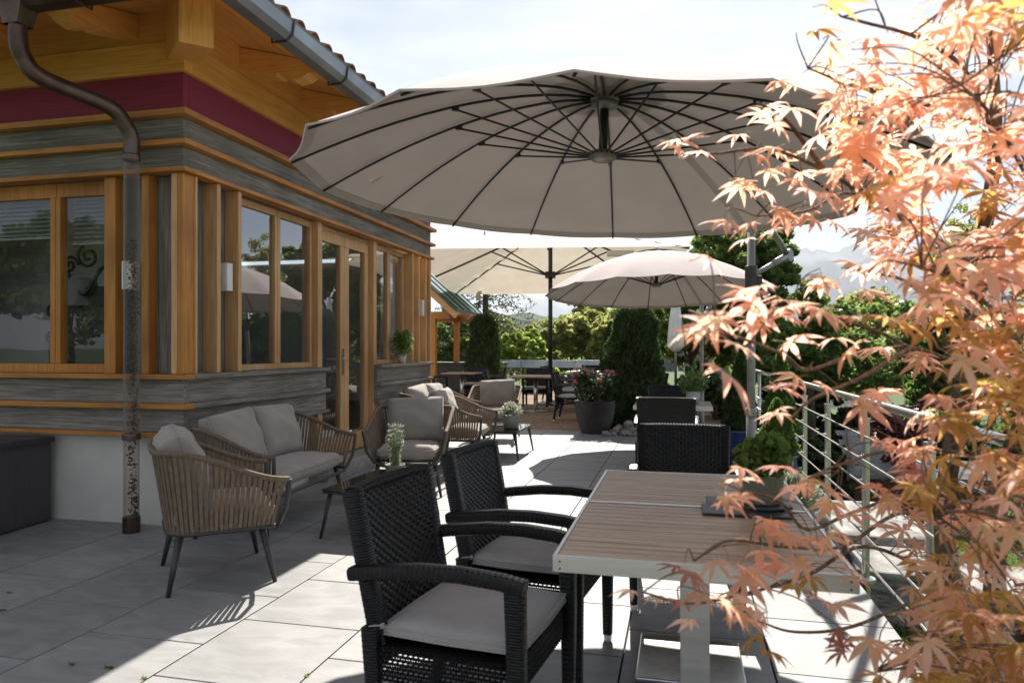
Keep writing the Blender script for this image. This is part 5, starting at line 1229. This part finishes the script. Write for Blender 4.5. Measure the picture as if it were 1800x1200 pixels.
# ================================================================= JAPANESE MAPLE
def maple_leaf(seed):
    """Seven-lobed leaf with drooping folded lobes, unit size; 'rad' holds distance from the vein centre."""
    r_ = random.Random(seed); V = [(0, 0, 0)]; Rd = [0.0]; F = []
    lob = [(-2.35, .42), (-1.55, .72), (-.78, .93), (0, 1.05), (.78, .93), (1.55, .72), (2.35, .42)]
    for k, (a, L_) in enumerate(lob):
        a += r_.uniform(-.09, .09); L_ *= r_.uniform(.9, 1.08); dx, dy = math.sin(a), math.cos(a); sx, sy = dy, -dx; w_ = .098*L_+.018; dr = r_.uniform(.16, .5); tw = r_.uniform(-.2, .2)
        i0 = len(V)
        for q, ww in ((.16, .55), (.36, .92), (.58, 1.0), (.8, .5)):
            z = -dr*(q*q)*L_; cx, cy = dx*L_*q, dy*L_*q
            V += [(cx-sx*w_*ww, cy-sy*w_*ww, z+.045*ww+tw*w_*ww), (cx, cy, z), (cx+sx*w_*ww, cy+sy*w_*ww, z+.045*ww-tw*w_*ww)]; Rd += [q*.9, q*.6, q*.9]
        V.append((dx*L_, dy*L_, -dr*L_)); Rd.append(1.0); tp = len(V)-1
        F += [(0, i0, i0+1), (0, i0+1, i0+2)]
        for j in range(3): a0 = i0+3*j; F += [(a0, a0+3, a0+4, a0+1), (a0+1, a0+4, a0+5, a0+2)]
        a0 = i0+9; F += [(a0, tp, a0+1), (a0+1, tp, a0+2)]
    # petiole
    i0 = len(V); V += [(-.012, -.02, -.01), (.012, -.02, -.01), (.02, -.55, .12), (.0, -.55, .12)]; Rd += [.2]*4; F.append((i0, i0+1, i0+2, i0+3))
    return V, F, Rd
def leaf_me(seed):
    V, F, Rd = maple_leaf(seed); me = bpy.data.meshes.new('leaf'); me.from_pydata(V, [], F); at_ = me.attributes.new('rad', 'FLOAT', 'POINT'); at_.data.foreach_set('value', Rd)
    me.polygons.foreach_set('use_smooth', [True]*len(F)); return me
LM = {}
for mk in ('m1', 'm2', 'm3'):
    LM[mk] = []
    for s_ in range(5):
        me = leaf_me(s_); me.materials.append(M[mk]); LM[mk].append(me)
MT = thing('japanese_maple', 'japanese maple with salmon pink and ochre leaves filling the right of the view', 'tree', (1.22, 3.25, -.55))
MO = Vector((1.22, 3.25, -.55))
def maple():
    r_ = random.Random(21); b = MB()
    def cr(pts, n=6):
        P = [Vector(p) for p in pts]; P = [P[0]*2-P[1]]+P+[P[-1]*2-P[-2]]; o = []
        for i in range(1, len(P)-2):
            for k in range(n):
                t = k/n; a, b_, c, e = P[i-1:i+3]; o.append(.5*((2*b_)+(-a+c)*t+(2*a-5*b_+4*c-e)*t*t+(-a+3*b_-3*c+e)*t**3))
        return o+[P[-2]]
    def limb(pts, r0, r1, bb_=None, n=6):
        o = cr(pts, n); (bb_ or b).tube([p-MO for p in o], [r0+(r1-r0)*i/(len(o)-1) for i in range(len(o))], 8); return o
    base = ray(1668, 1235, 2.75); base.z = -.5
    # stems
    s1 = limb([base, ray(1672, 1100, 2.7), ray(1660, 900, 2.6), ray(1690, 700, 2.35), ray(1720, 480, 2.1), ray(1750, 250, 1.9), ray(1740, 40, 1.8)], .048, .010)
    s2 = limb([base+Vector((.05, .02, 0)), ray(1745, 1050, 2.5), ray(1760, 850, 2.3), ray(1830, 650, 2.0), ray(1850, 400, 1.8), ray(1880, 150, 1.7)], .040, .010)
    s3 = limb([base+Vector((.08, -.05, 0)), ray(1790, 1150, 2.2), ray(1860, 1000, 1.9), ray(1900, 800, 1.6)], .032, .012)
    def near(p):
        best = None
        for s_ in (s1, s2, s3):
            for q in s_:
                dd = (q-p).length+(0 if q.z < p.z+.25 else .6)
                if best is None or dd < best[0]: best = (dd, q)
        return best[1]
    # named boughs reaching into the view: (waypoints px,py,d)
    B_ = [
        [(1690, 700, 2.3), (1640, 640, 1.9), (1560, 590, 1.6), (1470, 560, 1.4), (1390, 545, 1.25), (1330, 560, 1.15)],
        [(1690, 640, 2.2), (1600, 610, 1.8), (1500, 625, 1.5), (1420, 650, 1.3), (1380, 625, 1.2), (1320, 600, 1.05), (1240, 575, .95)],
        [(1720, 480, 2.1), (1640, 420, 1.8), (1530, 350, 1.55), (1450, 300, 1.45), (1350, 262, 1.4), (1250, 270, 1.35), (1200, 250, 1.32)],
        [(1720, 480, 2.1), (1620, 400, 1.9), (1500, 340, 1.7), (1420, 370, 1.55), (1330, 380, 1.45)],
        [(1750, 250, 1.9), (1680, 200, 1.7), (1560, 170, 1.5), (1470, 140, 1.4), (1420, 120, 1.35)],
        [(1750, 250, 1.9), (1700, 130, 1.6), (1620, 70, 1.4), (1520, 40, 1.3), (1480, 30, 1.25)],
        [(1660, 900, 2.6), (1600, 870, 2.0), (1500, 900, 1.6), (1420, 930, 1.4), (1370, 880, 1.25), (1300, 860, 1.15)],
        [(1760, 850, 2.3), (1700, 800, 1.9), (1580, 790, 1.5), (1480, 815, 1.3), (1420, 840, 1.2)],
        [(1672, 1050, 2.7), (1620, 1000, 2.0), (1520, 960, 1.6), (1420, 1010, 1.4), (1300, 1045, 1.25), (1210, 1060, 1.2), (1130, 1040, 1.15)],
        [(1672, 1050, 2.7), (1600, 1060, 2.0), (1500, 1100, 1.5), (1400, 1110, 1.35), (1330, 1090, 1.3)],
        [(1745, 1050, 2.5), (1700, 1100, 1.9), (1620, 1130, 1.5), (1540, 1180, 1.3)],
        [(1690, 700, 2.35), (1650, 560, 1.9), (1600, 500, 1.6), (1540, 480, 1.45), (1480, 470, 1.4)],
        [(1830, 650, 2.0), (1760, 560, 1.5), (1690, 500, 1.2), (1620, 470, 1.05)],
        [(1860, 1000, 1.9), (1800, 930, 1.5), (1720, 900, 1.2), (1640, 900, 1.1)],
        [(1660, 900, 2.5), (1600, 900, 2.0), (1560, 910, 1.7), (1480, 960, 1.5), (1380, 960, 1.35), (1280, 950, 1.25), (1220, 985, 1.2)],
        [(1450, 300, 1.45), (1380, 210, 1.4), (1330, 180, 1.4)], [(1600, 610, 1.7), (1520, 660, 1.5), (1430, 700, 1.35), (1390, 735, 1.3)],
        [(1850, 400, 1.8), (1800, 300, 1.4), (1740, 200, 1.15), (1690, 150, 1.05)]]
    for p in B_: limb([ray(*q) for q in p], .0058, .0018)
    spots = []
    # hand-set clusters: px, py, depth, number, size(m), kind
    H_ = [(1215, 245, 1.33, 4, .062, 1), (1195, 235, 1.33, 2, .055, 1), (1300, 232, 1.36, 2, .058, 1), (1310, 325, 1.38, 4, .068, 1), (1292, 385, 1.4, 3, .06, 1), (1350, 200, 1.4, 3, .058, 1), (1380, 130, 1.35, 3, .055, 1), (1385, 260, 1.4, 4, .06, 1), (1345, 290, 1.4, 3, .055, 1),
          (1420, 95, 1.35, 3, .055, 1), (1485, 25, 1.28, 3, .06, 3), (1440, 150, 1.4, 4, .06, 1), (1480, 170, 1.4, 5, .06, 1), (1300, 420, 1.3, 3, .06, 1), (1260, 455, 1.0, 2, .045, 1), (1370, 365, 1.4, 4, .06, 1), (1400, 300, 1.4, 4, .06, 1), (1430, 380, 1.4, 5, .06, 1),
          (1350, 545, 1.05, 5, .075, 1), (1300, 560, 1.05, 3, .065, 1), (1400, 530, 1.1, 5, .075, 1), (1240, 590, .95, 3, .068, 1), (1210, 610, .95, 2, .06, 1), (1245, 640, .98, 2, .070, 1), (1290, 600, 1.0, 3, .055, 1), (1420, 585, 1.15, 3, .06, 1), (1330, 520, 1.1, 3, .06, 1),
          (1505, 620, 1.35, 3, .075, 1), (1470, 560, 1.3, 3, .07, 1), (1420, 500, 1.3, 3, .06, 1), (1500, 470, 1.4, 4, .06, 1), (1415, 670, 1.3, 4, .062, 1), (1360, 710, 1.25, 3, .055, 1), (1520, 690, 1.3, 4, .07, 1), (1385, 700, 1.3, 2, .05, 2),
          (1310, 850, 1.1, 4, .062, 1), (1270, 880, 1.1, 3, .055, 1), (1350, 830, 1.1, 2, .05, 2), (1410, 850, 1.2, 3, .06, 1), (1440, 855, 1.2, 3, .06, 1), (1390, 920, 1.2, 5, .065, 1), (1345, 925, 1.2, 3, .055, 1), (1430, 950, 1.25, 4, .06, 1),
          (1215, 985, 1.2, 3, .055, 2), (1240, 1000, 1.2, 2, .06, 1), (1200, 1025, 1.2, 2, .045, 2), (1120, 1050, 1.15, 1, .045, 1), (1150, 1052, 1.15, 1, .045, 1), (1290, 1060, 1.15, 4, .062, 1), (1240, 1080, 1.15, 3, .055, 1), (1200, 1050, 1.2, 2, .05, 2), (1330, 1000, 1.2, 5, .065, 1), (1380, 1000, 1.2, 6, .068, 1),
          (1420, 1010, 1.2, 3, .06, 3), (1310, 1110, 1.15, 3, .055, 1), (1360, 1130, 1.2, 3, .058, 3), (1440, 1060, 1.25, 3, .06, 1), (1480, 990, 1.3, 4, .055, 1), (1470, 1120, 1.25, 4, .055, 2), (1500, 910, 1.3, 4, .055, 1), (1560, 880, 1.3, 6, .06, 1), (1600, 800, 1.15, 4, .075, 1), (1640, 830, 1.1, 4, .07, 3), (1560, 770, 1.25, 4, .075, 1)]
    for px, py, d, n, s_, k in H_:
        for i in range(max(1, int(n*.72+.5))): spots.append((px+r_.gauss(0, 22), py+r_.gauss(0, 18), d+r_.gauss(0, .05), s_*r_.uniform(.68, .95), k))
    def dens(px, py):
        e = [(0, 1520), (100, 1450), (200, 1400), (300, 1390), (400, 1430), (480, 1500), (560, 1510), (640, 1590), (760, 1620), (850, 1580), (950, 1540), (1050, 1520), (1200, 1480)]
        for (y0, x0), (y1, x1) in zip(e, e[1:]):
            if y0 <= py <= y1: lx = x0+(x1-x0)*(py-y0)/(y1-y0); break
        else: return 0
        return max(0, min(1, (px-lx)/160))
    n = 0
    while n < 960:
        px, py = r_.uniform(1380, 1900), r_.uniform(-60, 1250); g = dens(px, min(1199, max(0, py)))
        if py < 420: g *= .9
        if r_.random() > g: continue
        d = r_.choice([1.0, 1.15, 1.3, 1.45, 1.6, 1.75, 1.9])+r_.uniform(-.08, .08)
        if px < 1560: d = max(d, 1.15)
        k = 1
        u = r_.random()
        if py > 560: k = 3 if u < .42 else (2 if u < .52 else 1)
        elif u < .12: k = 3
        for i in range(r_.choice([1, 2, 2, 3])):
            spots.append((px+r_.gauss(0, 22), py+r_.gauss(0, 18), d+r_.gauss(0, .03), r_.uniform(.042, .060)*(1.12 if py < 500 else 1), k)); n += 1
    tw = MB(); twl = []
    info = []
    for px, py, d, s_, k in spots:
        p = ray(px, py, d)
        info.append((s_/d, p, s_, 'm%d' % k))
    info.sort(key=lambda q: -q[0])
    up = Vector((0, 0, 1)); rest = {'m1': ([], [], []), 'm2': ([], [], []), 'm3': ([], [], [])}
    tips = [p for _, p, _, _ in info]
    ends = []
    for i, (_, p, s_, mk) in enumerate(info):
        # leaf hangs outward: top faces up and to the light, tip points down and outward
        nrm = (up*r_.uniform(.3, 1.0)+sv*.6+Vector((r_.gauss(0, .42), r_.gauss(0, .42), 0))-Vector((math.sin(-YAW), math.cos(YAW), 0))*r_.uniform(.1, .9)).normalized()
        yd = (Vector((r_.gauss(0, 1), r_.gauss(0, 1), -.6))); yd = (yd-nrm*yd.dot(nrm)).normalized(); xd = yd.cross(nrm)
        mt = Matrix.Translation(p-MO) @ Matrix((xd, yd, nrm)).transposed().to_4x4() @ Matrix.Scale(s_, 4)
        if i < 300:
            o = bpy.data.objects.new('leaf', LM[mk][i % 5]); col.objects.link(o); o.parent = MT; o.matrix_local = mt
        else:
            V, F, Rd = maple_leaf(i % 9); A = rest[mk]; o0 = len(A[0]); A[0].extend([tuple(mt @ Vector(v)) for v in V]); A[1].extend([tuple(q+o0 for q in f) for f in F]); A[2].extend(Rd)
        if i % 3 == 0: ends.append(p-yd*s_*.55+nrm*s_*.1)
    for mk, A in rest.items():
        if not A[0]: continue
        me = bpy.data.meshes.new('foliage'); me.from_pydata(A[0], [], A[1]); a_ = me.attributes.new('rad', 'FLOAT', 'POINT'); a_.data.foreach_set('value', A[2]); me.polygons.foreach_set('use_smooth', [True]*len(A[1])); o = link('foliage', me, mk, MT); o['kind'] = 'stuff'
    # twigs: each leaf group joins the closest bough point
    bough = []
    for pth in B_: bough += cr([ray(*q) for q in pth], 5)
    bough += s1[14:]+s2[14:]
    BA = np.array([list(q) for q in bough])
    for p in ends:
        dd = np.linalg.norm(BA-np.array(p), axis=1); q = Vector(BA[int(np.argmin(dd+np.where(BA[:, 2] > p.z+.1, .1, 0)))])
        if (q-p).length > .30: continue
        m_ = q.lerp(p, .5)+Vector((r_.gauss(0, .015), r_.gauss(0, .015), .02)); pc = cr([q, m_, p], 4); tw.tube([x_-MO for x_ in pc], .0017, 5, r2=.0007)
    tag(tw.build('twigs', 'mbark', MT), kind='stuff'); b.build('trunk', 'mbark', MT, smooth=True)
maple()

# ================================================================= HAZE
hzm = bpy.data.materials.new('haze'); hzm.use_nodes = True; hn = hzm.node_tree; hn.nodes.clear()
ho = hn.nodes.new('ShaderNodeOutputMaterial'); hv_ = hn.nodes.new('ShaderNodeVolumePrincipled'); hv_.inputs['Color'].default_value = (.80, .88, 1, 1)
hv_.inputs['Density'].default_value = .00013; hv_.inputs['Anisotropy'].default_value = .2; hn.links.new(hv_.outputs[0], ho.inputs['Volume'])
hb = MB(); hb.box(-8500, 8500, -4000, 9500, -66, 680); ho_ = hb.build('haze', hzm); tag(ho_, 'thin pale summer haze over the valley', kind='stuff')
